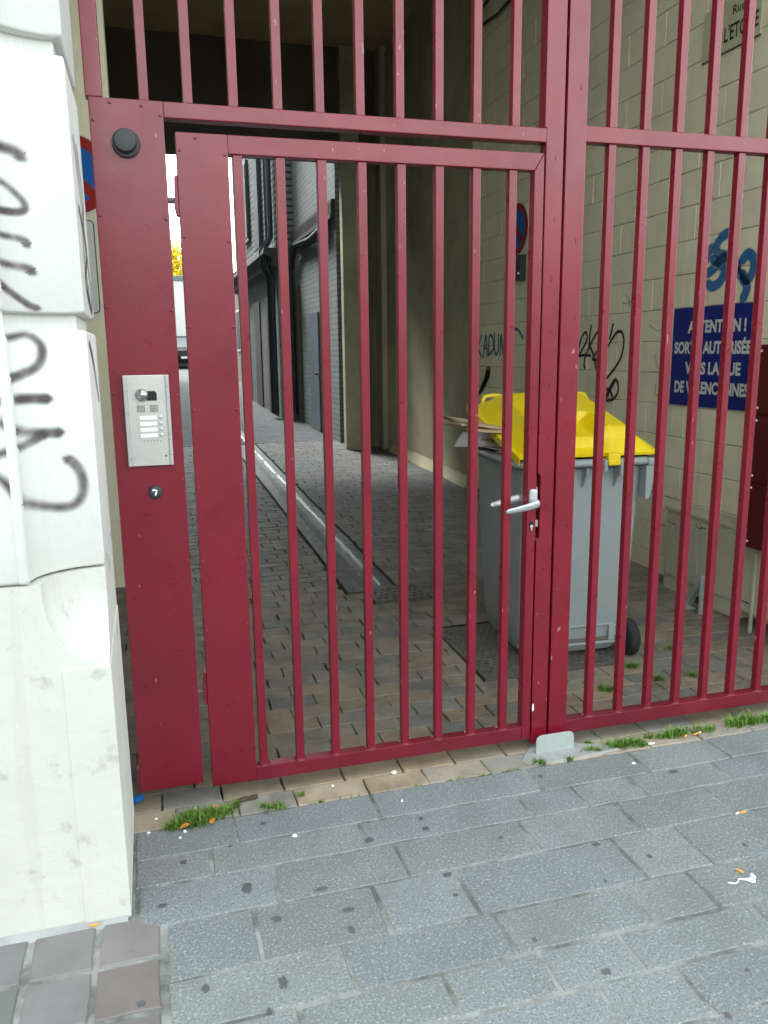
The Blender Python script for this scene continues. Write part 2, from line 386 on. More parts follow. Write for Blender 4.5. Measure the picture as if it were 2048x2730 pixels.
for i in range(len(rowsY)-1):
    y1, y0 = rowsY[i], rowsY[i+1]
    left = -.135 if y0 > -.55 and i < 2 else (-.052 if i >= 2 else -.1)
    if i == 2: left = -.13
    js = list(known.get(i, []))
    xs = [x for x in js if x > left+.02]
    if not xs: xs = [left+rnd(.15, .4)]
    xs = [left]+xs
    while xs[-1] < 8.9: xs.append(xs[-1]+rnd(.3, .55))
    for a, b in zip(xs, xs[1:]):
        k = rnd(.90, 1.10); w = rnd(-.03, .03)
        st.tint = (k*(1+w*.5), k, k*(1-w)); sett(st, a, b, y0, y1, 0.0, gap=.0055, ch=.003)
st.build('granite_setts', 'granite', pav, smooth=False)
# small gap strip beside the pier
gp = MB(); gp.tint = (.8, .82, .84); sett(gp, -.145, -.105, -.54, -.13, -.003); gp.build('edge_slab', 'granite', pav)
# brown tiles in front of the pier
tl = MB(); ty = [-.545, -.718, -.897, -1.075]
while ty[-1] > -3.5: ty.append(ty[-1]-.178)
for a, b in zip(ty, ty[1:]):
    x = -.056
    while x > -7.5:
        k = rnd(.86, 1.12); r = rnd(-.05, .06); tl.tint = (k*(1+r), k, k*(1-r*.4))
        if x < -.36 and x > -.5 and b < -.75: tl.tint = (.75, .88, .86)
        sett(tl, x-.172, x, b, a, .001, gap=.008); x -= .172
tl.build('paving_tiles', 'tile', pav)
cs = MB(); cs.hexa([(-7, -.575, -.004), (-.15, -.562, -.004), (-.15, -.545, -.004), (-7, -.545, -.004)], [(-7, -.560, .004), (-.15, -.552, .004), (-.15, -.541, .014), (-7, -.541, .014)])
cs.build('mortar_fillet', 'concrete', pav)
# kerb, road and the far side
kb = MB(); kb.box(-8, 9, -3.80, -3.604, -.3, -.004); tag(kb.build('kerb', 'granite', bevel=.015), kind='structure')
rd = MB(); rd.box(-30, 30, -11, -3.80, -.3, -.13); tag(rd.build('road', 'asphalt'), kind='structure')
fp = MB(); fp.box(-30, 30, -13, -11, -.3, -.01); tag(fp.build('far_pavement', 'concrete', bevel=.01), kind='structure')

# gum spots trodden into the pavement
gums = [(.01, -.328, .014), (.184, -.51, .028), (.393, -.58, .02), (.246, -.668, .019), (.447, -.689, .017), (.437, -.771, .017), (.592, -.384, .016), (.786, -.38, .016),
        (.79, -.32, .012), (.77, -.626, .018), (.76, -.72, .01), (-.058, -.518, .016), (.228, -.904, .022), (.039, -.867, .016), (.18, -.983, .01), (-.115, -.871, .017), (-.31, -.93, .017),
        (.295, -.129, .015), (.276, -.191, .012), (.157, -.287, .01), (1.276, -.623, .016), (1.401, -.726, .013), (.896, -.952, .011), (1.207, -.79, .008), (1.019, -1.107, .018),
        (1.362, -1.205, .008), (1.785, -.307, .02), (1.722, -.765, .012), (1.219, -1.312, .013), (1.3, -.19, .012), (1.0, -.5, .01)]
for x, y, r in gums:
    r *= .72; b = MB(); n = 14; ph = rnd(0, 6); el = rnd(.7, 1.4)
    ring = [(x+r*el*math.cos(2*math.pi*k/n)*(1+.3*math.sin(2*k+ph)), y+r/el*math.sin(2*math.pi*k/n)*(1+.25*math.cos(3*k+ph))) for k in range(n)]
    b.loft([[(p[0], p[1], .0005) for p in ring], [(x+(p[0]-x)*.8, y+(p[1]-y)*.8, .0032) for p in ring]])
    b.build('gum_spot', 'gum', pav)

# brick paved passage and alley, rising gently to the back
bd = MB(); bd.loft([[(x, -.118, -.016), (x, .5, -.016), (x, 9.4, zg(9.4)-.016), (x, 9.4, -.3), (x, -.118, -.3)] for x in (-1.2, 3.6)])
alley = tag(bd.build('alley_paving', 'bed'), kind='structure')
GR1 = (1.45, 2.2, .675, 1.40); GR2 = (1.25, 1.60, 1.90, 2.17); GUT = (1.13, 1.47)
bk = MB(); y = -.116; row = 0
while y < 9.3:
    h = .112 if y < 2 else .108
    x = -1.2+(.11 if row % 2 else 0)+rnd(-.02, .02); first = y < -.05
    while x < 3.4:
        L = .215+rnd(-.012, .012) if not first else rnd(.2, .27)
        cx, cy = x+L/2, y+h/2
        x0, x1 = x, x+L
        skip = (GR1[0] <= x0 and x1 <= GR1[1] and GR1[2]-.02 < cy < GR1[3]+.02) or (GR2[0]-.02 < cx < GR2[1]+.02 and GR2[2] < cy < GR2[3])
        if cy > 2.1:
            if x0 < GUT[0] < x1: x1 = GUT[0]-.012
            elif x0 < GUT[1] < x1: x0 = GUT[1]+.012
            elif GUT[0] <= x0 and x1 <= GUT[1]: skip = True
        if y+h > GR1[2]+.03 and y < GR1[3]-.03 and not skip:
            if x0 < GR1[0] < x1: x1 = GR1[0]-.004
            elif x0 < GR1[1] < x1: x0 = GR1[1]+.004
        if not skip and x1-x0 > .03:
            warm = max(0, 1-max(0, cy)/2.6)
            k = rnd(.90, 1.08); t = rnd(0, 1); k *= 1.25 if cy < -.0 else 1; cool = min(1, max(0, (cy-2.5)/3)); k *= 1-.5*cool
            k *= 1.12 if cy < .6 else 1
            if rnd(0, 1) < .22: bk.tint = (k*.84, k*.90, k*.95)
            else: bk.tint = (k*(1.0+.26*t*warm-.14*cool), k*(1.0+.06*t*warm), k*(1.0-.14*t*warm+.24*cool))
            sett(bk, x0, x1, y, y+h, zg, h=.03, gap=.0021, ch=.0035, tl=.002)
        x += L
    y += h; row += 1
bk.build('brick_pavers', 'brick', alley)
fa = MB(); fa.loft([[(x, 9.4, zg(9.4)-.004), (x, 60, zg(60)-.004), (x, 60, -.3), (x, 9.4, -.3)] for x in (-1.2, 9)])
tag(fa.build('alley_road', 'alleyfar'), kind='structure')
# concrete patch round the gate stop
cp = MB(); ring = [(1.30, -.11), (1.42, -.117), (1.58, -.112), (1.70, -.10), (1.66, -.05), (1.56, -.01), (1.52, .05), (1.40, .06), (1.33, .0), (1.28, -.06)]
cp.loft([[(a, b, -.004) for a, b in ring], [(1.47+(a-1.47)*.93, -.03+(b+.03)*.9, .0045+rnd(0, .003)) for a, b in ring]])
cp.build('concrete_patch', 'concrete', alley)
# gutter channel
gt = MB(); sec = [(1.142, -.002), (1.20, -.003), (1.24, -.004), (1.27, -.008), (1.305, -.012), (1.345, -.010), (1.37, -.004), (1.41, -.001), (1.458, -.001)]
ys = [2.17]+[2.6+.45*k for k in range(100)]
rings = []
for yy in ys:
    if yy > 13: break
    rings.append([(x+rnd(-.004, .004), yy, zg(yy)+z+rnd(-.002, .002)) for x, z in sec]+[(1.458, yy, zg(yy)-.05), (1.142, yy, zg(yy)-.05)])
gt.loft(rings); gut = tag(gt.build('gutter', 'wet'), kind='structure')
yy = 2.25
while yy < 12:                # broken wet film along the channel
    L = rnd(.5, 1.6); n = 14; w0 = rnd(.016, .030); c0 = 1.372+rnd(-.006, .006)
    rows_ = []
    for k in range(n+1):
        y = yy+L*k/n; w = w0*math.sin(math.pi*min(.98, max(.02, k/n)))**.35*rnd(.55, 1.25); c = c0+rnd(-.004, .004)
        rows_.append([(c-w, y, zg(y)-.0036), (c, y, zg(y)-.0021), (c+w*.8, y, zg(y)-.0006)])
    wt = MB(); wt.loft(rows_, cap=False, closed=False); wt.build('wet_film', 'water', gut)
    if rnd(0, 1) < .0:
        c = 1.215+rnd(-.01, .01); w = rnd(.006, .014)
        wt = MB(); wt.loft([[(c-w*rnd(.3, 1), yy+L*.7*k/n, zg(yy+L*.7*k/n)-.0015), (c+w*rnd(.3, 1), yy+L*.7*k/n, zg(yy+L*.7*k/n)-.0015)] for k in range(n+1)], cap=False, closed=False); wt.build('wet_film', 'water', gut)
    yy += L+rnd(-.02, .12)

# ================================================================== building with the passage
bl = thing('passage_building', 'building over the gated passage, dark ceiling and stained cream piers inside', 'building')
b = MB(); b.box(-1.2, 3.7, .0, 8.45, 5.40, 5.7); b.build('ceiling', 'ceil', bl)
b = MB(); b.box(-1.2, 3.7, 8.451, 8.75, 4.06, 5.7); b.build('back_lintel', 'shadeplaster', bl)
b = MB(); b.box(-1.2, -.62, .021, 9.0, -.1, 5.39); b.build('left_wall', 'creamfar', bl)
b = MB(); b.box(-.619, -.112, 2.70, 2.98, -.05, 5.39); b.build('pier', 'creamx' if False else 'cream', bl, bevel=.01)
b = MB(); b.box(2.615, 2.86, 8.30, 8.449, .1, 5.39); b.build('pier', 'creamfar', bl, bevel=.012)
b = MB(); b.box(2.70, 3.70, 8.5, 8.74, .0, 4.055); b.build('back_wall', 'shadeplaster', bl)
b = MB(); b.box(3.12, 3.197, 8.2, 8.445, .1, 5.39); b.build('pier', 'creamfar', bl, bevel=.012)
b = MB(); b.box(-12, 14, -.08, .018, 5.2, 9.5); b.build('upper_facade', 'render', bl)
b = MB(); b.box(3.75, 14, -.08, .018, -.1, 5.199); b.build('side_facade', 'render', bl)
b = MB(); b.box(-12, 14, .3, 8.4, 5.72, 9.5); b.build('upper_storeys', 'render', bl)

# right wall of painted concrete blocks
wl = thing('block_wall', 'cream painted concrete block wall with marker and spray tags along the right', 'wall', (3.28, 0, 0))
XW = 3.28
b = MB(); b.box(XW+.006, XW+.3, -.05, 5.2, -.1, 5.39)
parts = [b.build('wall_core', 'jointdirt')]
b = MB(); CH = .2035
for r in range(27):
    z0 = .98+CH*(r-5); z1 = z0+CH
    off = 3.018 if r % 2 == 1 else 3.018+.205
    k0 = -9
    for k in range(-9, 8):
        ya, yb = off+.41*k, off+.41*(k+1)
        ya = max(ya, -.04); yb = min(yb, 5.2)
        if yb-ya < .03 or z1 > 5.39: continue
        j = rnd(-.0015, .0015); gp_ = rnd(.0016, .0036)
        d = [rnd(-.0015, .0015) for _ in range(4)]
        x = XW+j
        b.hexa([(XW+.02, ya+gp_, z0+gp_+d[0]), (XW+.02, yb-gp_, z0+gp_+d[1]), (XW+.02, yb-gp_, z1-gp_+d[2]), (XW+.02, ya+gp_, z1-gp_+d[3])],
               [(x, ya+gp_, z0+gp_+d[0]), (x, yb-gp_, z0+gp_+d[1]), (x, yb-gp_, z1-gp_+d[2]), (x, ya+gp_, z1-gp_+d[3])])
parts.append(b.build('blocks', 'cream', bevel=.0045, seg=2))
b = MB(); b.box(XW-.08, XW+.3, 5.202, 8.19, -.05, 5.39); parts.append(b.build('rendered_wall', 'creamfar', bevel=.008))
b = MB(); b.loft([[(XW-.08, yy, zg(yy)-.01), (XW-.14-.01*math.sin(yy*5), yy, zg(yy)+.004), (XW-.10, yy, zg(yy)+.07+.02*math.sin(yy*3)), (XW-.081, yy, zg(yy)+.12)] for yy in [5.21+.2*k for k in range(15)]])
parts.append(b.build('rough_base', 'creamfar', smooth=True, angle=80))
wf = lambda y, z: (XW-.0035, y, z)
wf2 = lambda y, z: (XW-.0835 if y > 5.202 else XW-.0035, y, z)
# black marker tag
b = MB(); wk = .024
for pts in ([(3.24, 1.60), (3.17, 1.66), (3.14, 1.60), (3.145, 1.55), (3.10, 1.64), (3.04, 1.673), (3.02, 1.62), (3.08, 1.55), (3.15, 1.49)],
            [(3.155, 1.492), (3.05, 1.50), (2.96, 1.495)], [(2.965, 1.72), (2.985, 1.62), (2.97, 1.55)], [(2.83, 1.705), (2.93, 1.62), (3.03, 1.50), (3.05, 1.43), (3.035, 1.40)],
            [(2.99, 1.575), (2.93, 1.52), (2.87, 1.40)], [(2.93, 1.47), (2.86, 1.465), (2.78, 1.46)], [(2.90, 1.50), (2.83, 1.56), (2.76, 1.60)], [(2.66, 1.72), (2.68, 1.66), (2.70, 1.62)],
            [(2.73, 1.55), (2.66, 1.62), (2.60, 1.665), (2.54, 1.66), (2.51, 1.60), (2.53, 1.50), (2.60, 1.42), (2.71, 1.335)],
            [(2.72, 1.20), (2.66, 1.27), (2.60, 1.328), (2.565, 1.30), (2.555, 1.25), (2.60, 1.19), (2.68, 1.17), (2.71, 1.172)], [(2.72, 1.255), (2.66, 1.24), (2.62, 1.19)], [(2.60, 1.32), (2.66, 1.25), (2.70, 1.19)]):
    ribbon(b, pts, wk, wf, 8)
for pts in ([(4.918, 1.34), (4.99, 1.25), (5.19, 1.07)], [(4.93, 1.31), (5.0, 1.22), (5.10, 1.12)]): ribbon(b, pts, lambda t: .10*(1-t)+.03, wf, 10)
parts.append(b.build('black_tag', 'gsblack', recalc=False))
b = MB()
for pts in ([(1.43, 2.16), (1.46, 2.195), (1.53, 2.18), (1.575, 2.13), (1.545, 2.085), (1.47, 2.065), (1.41, 2.03), (1.37, 1.985)],
            [(1.62, 2.13), (1.66, 2.07), (1.715, 2.03), (1.68, 1.985), (1.60, 2.0), (1.55, 2.04)], [(1.60, 2.06), (1.54, 2.04), (1.49, 1.99), (1.52, 1.93), (1.58, 1.905), (1.63, 1.92)],
            [(1.56, 2.04), (1.50, 2.06), (1.45, 2.04), (1.39, 1.98), (1.34, 1.95)], [(1.345, 2.03), (1.30, 2.06), (1.255, 2.03), (1.25, 1.97), (1.29, 1.92), (1.335, 1.95)],
            [(1.33, 1.93), (1.29, 1.88), (1.315, 1.82)]):
    ribbon(b, pts, .074, wf, 10)
parts.append(b.build('blue_tag', 'gsblue', recalc=False))
b = MB()
for pts in ([(5.22, 1.70), (5.19, 1.58), (5.17, 1.46)], [(5.10, 1.69), (5.18, 1.57), (5.08, 1.48)], [(5.05, 1.48), (4.99, 1.69), (4.95, 1.49)], [(5.03, 1.56), (4.96, 1.57)],
            [(4.92, 1.50), (4.90, 1.68), (4.82, 1.66), (4.80, 1.56), (4.90, 1.50)], [(4.78, 1.70), (4.77, 1.55), (4.73, 1.50), (4.68, 1.56), (4.68, 1.69)],
            [(4.64, 1.50), (4.62, 1.69), (4.56, 1.50), (4.52, 1.69)], [(4.32, 1.735), (4.24, 1.72), (4.15, 1.65)]):
    ribbon(b, pts, .034, wf2, 8)
parts.append(b.build('teal_tag', 'gsteal', recalc=False))
b = MB()
for pts in ([(2.52, 1.93), (2.46, 1.87), (2.42, 1.90), (2.30, 1.95)], [(2.54, 1.86), (2.42, 1.86), (2.38, 1.82)], [(2.46, 1.91), (2.45, 1.84), (2.36, 1.87)], [(2.10, 1.31), (2.10, 1.24), (2.03, 1.25)], [(2.06, 1.32), (2.0, 1.31)], [(2.12, 1.50), (2.10, 1.43), (2.05, 1.40)], [(2.2, 1.70), (2.12, 1.66), (2.05, 1.67)]):
    ribbon(b, pts, .012, wf, 8)
parts.append(b.build('faint_tag', 'gsfaint', recalc=False))
lift(parts, wl)

for k, (z, yy0, yy1, sag) in enumerate(((4.57, .3, 8.2, .05), (4.78, .3, 8.3, .12))):
    b = MB(); b.tube([(XW-.03-.01*k, yy0+(yy1-yy0)*t/16, z-sag*math.sin(t*1.9+k)**2) for t in range(17)], .014, 7)
    if k: 
        for q in range(6): pass
    tag(b.build('cable', 'black', smooth=True), ['black cable clipped along the block wall, the lower of two', 'black cable slung just under the ceiling, the upper of two'][k], 'cable', 'cables along the passage wall')

# ================================================================== left pier of white stone
pr = thing('stone_pier', 'white painted stone pier with grey spray tags and a hollow moulded corner', 'pier', (-.4, -.3, 0))
XC = -.145
def cove(x):    # depth of the hollow at x
    if x <= -.317: return -.54
    t = min(1, max(0, (XC-x)/.172)); return -.54+.14*math.sqrt(max(0, 1-t*t))
def ring_at(z, a=.172, d=.14, xl=-.317, inset=0):
    pts = [(-2.6, -.54+inset), (-.341, -.54+inset), (-.338, -.546+inset), (-.329, -.549+inset), (-.321, -.546+inset)]
    for k in range(13):
        th = math.pi/2*k/12
        pts.append((XC-a*math.cos(th)-inset, -.54+d*math.sin(th)+inset))
    pts += [(XC-inset, .018), (-2.6, .018)]
    return [(p[0], p[1], z) for p in pts]
parts = []
def block(z0, z1, name='stone_block'):
    b = MB(); e = .009
    b.loft([ring_at(z0, inset=e), ring_at(z0+e*.4, inset=e*.3), ring_at(z0+e*1.2), ring_at((z0+z1)/2), ring_at(z1-e*1.2), ring_at(z1-e*.4, inset=e*.3), ring_at(z1, inset=e)])
    parts.append(b.build(name, 'white', smooth=True, angle=40))
block(.985, 1.612); block(1.652, 2.262); block(2.30, 3.4); block(3.43, 5.199)
b = MB(); b.box(-2.59, XC-.022, -.5195 if False else -.50, .012, .97, 4.34)
b = MB(); b.loft([ring_at(z, inset=.024) for z in (.97, 5.19)]); parts.append(b.build('joint_core', 'white'))
# base block with the scooped stop
b = MB(); rings = []
for z in (0, .3, .6, .755, .762, .775, .79, .81, .84, .87, .90, .93, .955, .972, .981):
    rho = 0 if z < .758 else math.sqrt(max(0, 1-((.955-min(z, .955))/.2)**2))
    pts = [(-2.6, -.54), (-.36, -.54)]
    for k in range(17):
        th = math.pi/2*k/16
        pts.append((XC-.148*rho*math.cos(th)-(.0 if rho else 0), -.54+.128*rho*math.sin(th)))
    pts += [(XC, .018), (-2.6, .018)]
    rings.append([(p[0], p[1], z) for p in pts])
b.loft(rings); parts.append(b.build('plinth', 'whitelow', smooth=True, angle=38))
b = MB(); b.box(-.262, XC+.004, -.5435, .0, .004, .752); parts.append(b.build('plinth_facing', 'whitelow', bevel=.004))
# spray letters on the pier (u = X, v = z)
GS = [-.012]
cf = lambda x, z: (x+GS[0], cove(x+GS[0])-.0022, z)
b = MB(); gw = lambda t: .036
def gst(pts, w=.034): ribbon(b, pts, w*1.16, cf, 10, 8, lambda t: .5+.5*t)
gst([(-.40, 2.03), (-.27, 2.03), (-.245, 2.018)], .036)                         # upper dash
gst([(-.42, 1.985), (-.30, 1.955), (-.262, 1.93), (-.246, 1.905), (-.26, 1.89), (-.30, 1.885), (-.42, 1.878)], .024)
gst([(-.42, 1.828), (-.27, 1.828), (-.25, 1.815)], .024)
gst([(-.42, 1.768), (-.27, 1.762), (-.245, 1.752)], .028)
gst([(-.33, 1.86), (-.325, 1.76), (-.31, 1.72), (-.262, 1.675), (-.24, 1.665)], .022)
parts.append(b.build('spray_tag', 'gsgrey', recalc=False))
GS[0] = -.024
b = MB()
gst([(-.42, 1.565), (-.30, 1.59), (-.255, 1.60), (-.228, 1.575), (-.232, 1.535), (-.26, 1.51), (-.33, 1.485), (-.42, 1.475)], .03)
gst([(-.42, 1.432), (-.30, 1.444), (-.225, 1.44)], .034)
gst([(-.33, 1.40), (-.285, 1.365), (-.235, 1.355), (-.205, 1.353)], .034)
gst([(-.42, 1.30), (-.30, 1.325), (-.24, 1.35)], .03)
gst([(-.42, 1.29), (-.34, 1.262), (-.29, 1.19), (-.24, 1.163), (-.19, 1.158), (-.163, 1.185), (-.160, 1.235), (-.178, 1.272), (-.19, 1.282)], .034)
parts.append(b.build('spray_tag', 'gsgrey', recalc=False))
# thin dark scribbles on the reveal
rf = lambda y, z: (XC+.0022, y, z)
b = MB()
for pts in ([(-.30, 2.10), (-.18, 1.95), (-.24, 1.80), (-.15, 1.70)], [(-.20, 2.10), (-.10, 1.98), (-.16, 1.88), (-.06, 1.74), (-.08, 1.68)], [(-.30, 1.93), (-.12, 1.84), (-.26, 1.74), (-.1, 1.67)], [(-.32, 1.58), (-.2, 1.52), (-.1, 1.42)]):
    ribbon(b, pts, .022, rf, 10)
parts.append(b.build('scribble', 'gsblack', recalc=False))
lift(parts, pr)

# ================================================================== the gate
def obar(mb, x0, x1, z0, z1, y0=0., y1=.04): mb.box(x0, x1, y0, y1, z0, z1); return mb
screw_me = None
def screws(parent, pts, m='red'):
    global screw_me
    for x, z in pts:
        if screw_me is None:
            s = MB(); s.lathe([(0, .0048), (-.0022, .0042), (-.0034, .002)], (0, 0, 0), 'Y', 10); s.box(-.0032, .0032, -.0041, -.0030, -.0006, .0006)
            o = s.build('screw', m, parent, smooth=True); screw_me = o.data
        else:
            o = bpy.data.objects.new('screw', screw_me); COL.objects.link(o); o.parent = parent
        o.location = (x, -.0005, z); o.rotation_euler = (0, rnd(0, 3), 0)
TOP = 5.0
sr = thing('gate_surround', 'fixed dark red steel frame with tall bars above the door and riveted side plate', 'gate', (0, 0, 0), 'leaves of the red gate')
b = MB(); b.box(-.114, .096, 0, .046, .076, 2.2835); pl = b.build('cladding_plate', 'red', sr, bevel=.0025)
b = MB(); b.box(-.124, -.112, .004, .04, .076, .16); b.build('plate_foot', 'redold', sr, bevel=.002)
b = MB(); b.box(-.121, -.073, .002, .046, 2.284, TOP); b.build('post', 'red', sr, bevel=.003)
b = MB(); b.box(.0965, 1.3535, .0, .048, 2.238, 2.2835); b.build('rail', 'red', sr, bevel=.003)
b = MB()
prof = [(1.354, .03), (1.354, .846), (1.366, .858), (1.366, 1.092), (1.354, 1.104), (1.354, 2.284), (1.3475, 2.2845), (1.3475, TOP), (1.419, TOP), (1.419, .03)]
b.prism(prof, lambda x, z: (x, .0, z), lambda x, z: (x, .05, z)); b.build('post', 'red', sr, bevel=.003)
for k, x in enumerate((.043, .170, .305, .441, .573, .704, .836, .970, 1.103, 1.243)):
    b = MB(); b.box(x-.014, x+.014, .006, .036, 2.2835, TOP); b.build('bar', 'red', sr, bevel=.0025)
screws(sr, [(-.104, 2.22), (-.055, 2.27), (.035, 2.267), (.086, 2.243)]+[(-.104, z) for z in (1.955, 1.69, 1.43, 1.16, .89, .62, .35)]+[(.086, z) for z in (1.95, 1.68, 1.42, 1.15, .88, .62, .35)])
pg = thing('pedestrian_gate', 'dark red barred steel door in the gate with a riveted plate and silver lever', 'gate', (0, 0, 0), 'leaves of the red gate')
b = MB(); b.box(.127, .2815, 0, .044, .056, 2.2015); b.build('cladding_plate', 'red', pg, bevel=.0025)
b = MB(); b.prism([(.282, 2.1465), (1.3125, 2.1465), (1.3475, 2.2035), (.282, 2.2015)], lambda x, z: (x, .001, z), lambda x, z: (x, .042, z)); b.build('top_rail', 'red', pg, bevel=.0025)
b = MB(); b.prism([(1.313, .052), (1.3475, .052), (1.3475, .85), (1.3495, .862), (1.3495, 1.088), (1.3475, 1.10), (1.3475, 2.2015), (1.313, 2.145)], lambda x, z: (x, 0, z), lambda x, z: (x, .042, z)); b.build('stile', 'red', pg, bevel=.0025)
b = MB(); b.box(.2822, 1.3128, .001, .042, .052, .105); b.build('bottom_rail', 'redold', pg, bevel=.003)
for k in range(8):
    x = .296+.1323*k; b = MB(); b.box(x, x+.0285, .006, .036, .105, 2.1465); b.build('bar', 'red', pg, bevel=.0025)
for k in range(8):
    b = MB(); b.lathe([(0, .026), (.003, .022), (.006, .016)], (.296+.1323*k+.014, .02, .1045), 'Z', 10); b.build('weld', 'redold', pg)
screws(pg, [(.185, 2.187), (.137, 2.15), (.272, 2.143)]+[(.137, z) for z in (1.90, 1.63, 1.37, 1.12, .87, .63, .40)]+[(.272, z) for z in (1.89, 1.63, 1.37, 1.12, .88, .64, .42)])
# hinge
for z in (2.02, .42):
    b = MB(); b.prism([(.1265, z+.06), (.117, z+.058), (.113, z-.03), (.118, z-.055), (.1265, z-.06)], lambda x, zz: (x, .004, zz), lambda x, zz: (x, .034, zz)); hg = b.build('hinge', 'red', pg, bevel=.002)
    b = MB(); b.tube([(.096, .02, z-.012), (.116, .02, z-.012)], .009, 10); b.build('hinge_pin', 'iron', hg)
# lever handle
def lever(y, s):
    b = MB()
    pts = [(-.016, -.024), (-.016, .024), (-.011, .034), (.010, .034), (.015, .027), (.015, -.022), (.010, -.030), (-.010, -.031)]
    b.prism([(1.333+p[0], 1.012+p[1]) for p in pts], lambda x, z: (x, y, z), lambda x, z: (x, y-s*.013, z))
    h = b.build('handle', 'alu', pg, bevel=.0035, smooth=True)
    b = MB(); Y = y-s*.052
    path = [(1.334, y-s*.012, 1.002), (1.336, y-s*.034, 1.0), (1.331, y-s*.048, .998), (1.318, Y, .996), (1.29, Y-s*.002, .990), (1.26, Y-s*.001, .985), (1.225, Y+s*.002, .979), (1.212, Y+s*.003, .977), (1.207, Y+s*.003, .9765)]
    b.tube(path, [.010, .0095, .0095, .008, .007, .0065, .0055, .005, .002], 12, [.012, .013, .0155, .0165, .0145, .0125, .0105, .009, .004])
    b.build('lever', 'alu', h, smooth=True, angle=60)
lever(-.0005, 1); lever(.0425, -1)
b = MB(); b.lathe([(-.0012, .0095), (.0006, .0095)], (1.331, 0, .914), 'Y', 16); b.box(1.3255, 1.3365, -.0012, .0006, .888, .914); b.build('keyhole', 'blackgl', pg)
b = MB(); b.lathe([(-.002, .006), (-.001, .0062)], (1.3325, 0, .906), 'Y', 12); b.box(1.330, 1.3355, -.0022, -.001, .890, .905); b.build('lock_cylinder', 'galv', pg)
b = MB(); b.box(1.3497, 1.3638, .012, .03, .90, .925); b.build('latch_bolt', 'galv', pg)
b = MB(); b.box(1.3497, 1.3600, .012, .03, 1.02, 1.05); b.build('latch_bolt', 'galv', pg)
b = MB(); b.box(1.3497, 1.3658, .032, .04, .862, 1.088); b.build('lock_gap_shade', 'black', pg)  # black sheet standing in for the shade in the lock gap

dg_ = thing('driveway_gate', 'wide dark red barred steel leaf on the right with a mid rail', 'gate', (0, 0, 0), 'leaves of the red gate')
b = MB(); b.box(1.4265, 1.5025, -.004, .05, .03, TOP); b.build('post', 'red', dg_, bevel=.003)
b = MB(); b.box(1.503, 3.19, .0, .046, 2.248, 2.3005); b.build('mid_rail', 'red', dg_, bevel=.003)
b = MB(); b.box(1.503, 3.19, .0, .046, .05, .106); b.build('bottom_rail', 'redold', dg_, bevel=.003)
b = MB(); b.box(3.1905, 3.25, .0, .05, .03, TOP); b.build('post', 'red', dg_, bevel=.003)
for k in range(12):
    x = 1.598+.1345*k
    b = MB(); b.box(x, x+.0285, .006, .036, .106, 2.248); b.build('bar', 'red', dg_, bevel=.0025)
    b = MB(); b.box(x, x+.0285, .006, .036, 2.3005, TOP); b.build('bar', 'red', dg_, bevel=.0025)
for k in range(12):
    b = MB(); b.lathe([(0, .026), (.003, .022), (.006, .016)], (1.598+.1345*k+.014, .02, .1055), 'Z', 10); b.build('weld', 'redold', dg_)
b = MB(); b.prism([(.0, .0), (.007, .004), (.011, .018), (.007, .026), (.009, .038), (.003, .048), (-.001, .03)], lambda x, z: (1.3552+x*.7, -.0003, .165+z*.7), lambda x, z: (1.3552+x*.7, -.0008, .165+z*.7)); b.build('paint_chip', 'label', sr)

def weld_marks(parent, x, zs, y):
    for z in zs:
        b = MB(); h = rnd(.008, .015); w = rnd(.0016, .003); x_ = x+rnd(-.004, .004)
        b.loft([[(x_-w, y+.001, z-h), (x_+w, y+.001, z-h*.8), (x_+w*.8, y+.001, z+h), (x_-w*1.1, y+.001, z+h*.7)], [(x_-w*.4, y-.0016, z-h*.6), (x_+w*.4, y-.0018, z-h*.5), (x_+w*.3, y-.0014, z+h*.7), (x_-w*.5, y-.002, z+h*.5)]])
        b.build('weld_mark', 'redold', parent, bevel=0)
weld_marks(sr, 1.388, [2.19, 1.99, 1.79, 1.61, 1.42, 1.23, .98, .74, .55, .36], .0)
weld_marks(dg_, 1.478, [2.42, 1.92, 1.66, 1.42, 1.2, .9, .6, .31], -.004)
# things fixed to the gate
cpn = thing('round_cap', 'round black plastic cap on the red side plate above the intercom', 'cap', (-.016, 0, 2.16))
b = MB(); b.lathe([(-.0005, .0405), (-.008, .0405), (-.011, .0385)], (0, 0, 0), 'Y', 40); b.build('collar', 'black', cpn, smooth=True)
b = MB(); b.lathe([(-.011, .033), (-.030, .0325), (-.0335, .030), (-.0345, .024)], (-.002, 0, .003), 'Y', 40); b.build('cap_face', 'black', cpn, smooth=True)

ic = thing('intercom', 'brushed metal door intercom panel with camera dome and four white name plates', 'intercom', (-.006, 0, 1.343))
Hh = .142; Wd = .0685
b = MB(); b.box(-Wd, Wd, -.012, -.0005, -Hh, Hh); b.build('housing', 'steel', ic, bevel=.002)
b = MB(); b.box(-Wd+.011, Wd-.011, -.0165, -.0122, -Hh+.001, Hh-.001); b.build('face_plate', 'steel', ic, bevel=.001)
for s in (-1, 1):
    b = MB(); x0, x1 = sorted((s*(Wd-.0108), s*(Wd+.0005))); b.box(x0, x1, -.021, -.0125, -Hh, Hh); b.build('side_trim', 'alu', ic, bevel=.003)
b = MB(); b.prism([(.0, .063), (.030, .063), (.030, .086), (.024, .093), (.0, .093)], lambda x, z: (x, -.0168, z), lambda x, z: (x, -.0178, z)); b.build('camera_window', 'blackgl', ic)
b = MB(); b.lathe([(-.0168, .0205), (-.021, .02), (-.028, .0165), (-.033, .0105), (-.0355, .004), (-.0358, .0005)], (-.0145, 0, .081), 'Y', 28); b.build('camera_dome', 'chrome', ic, smooth=True, angle=60)
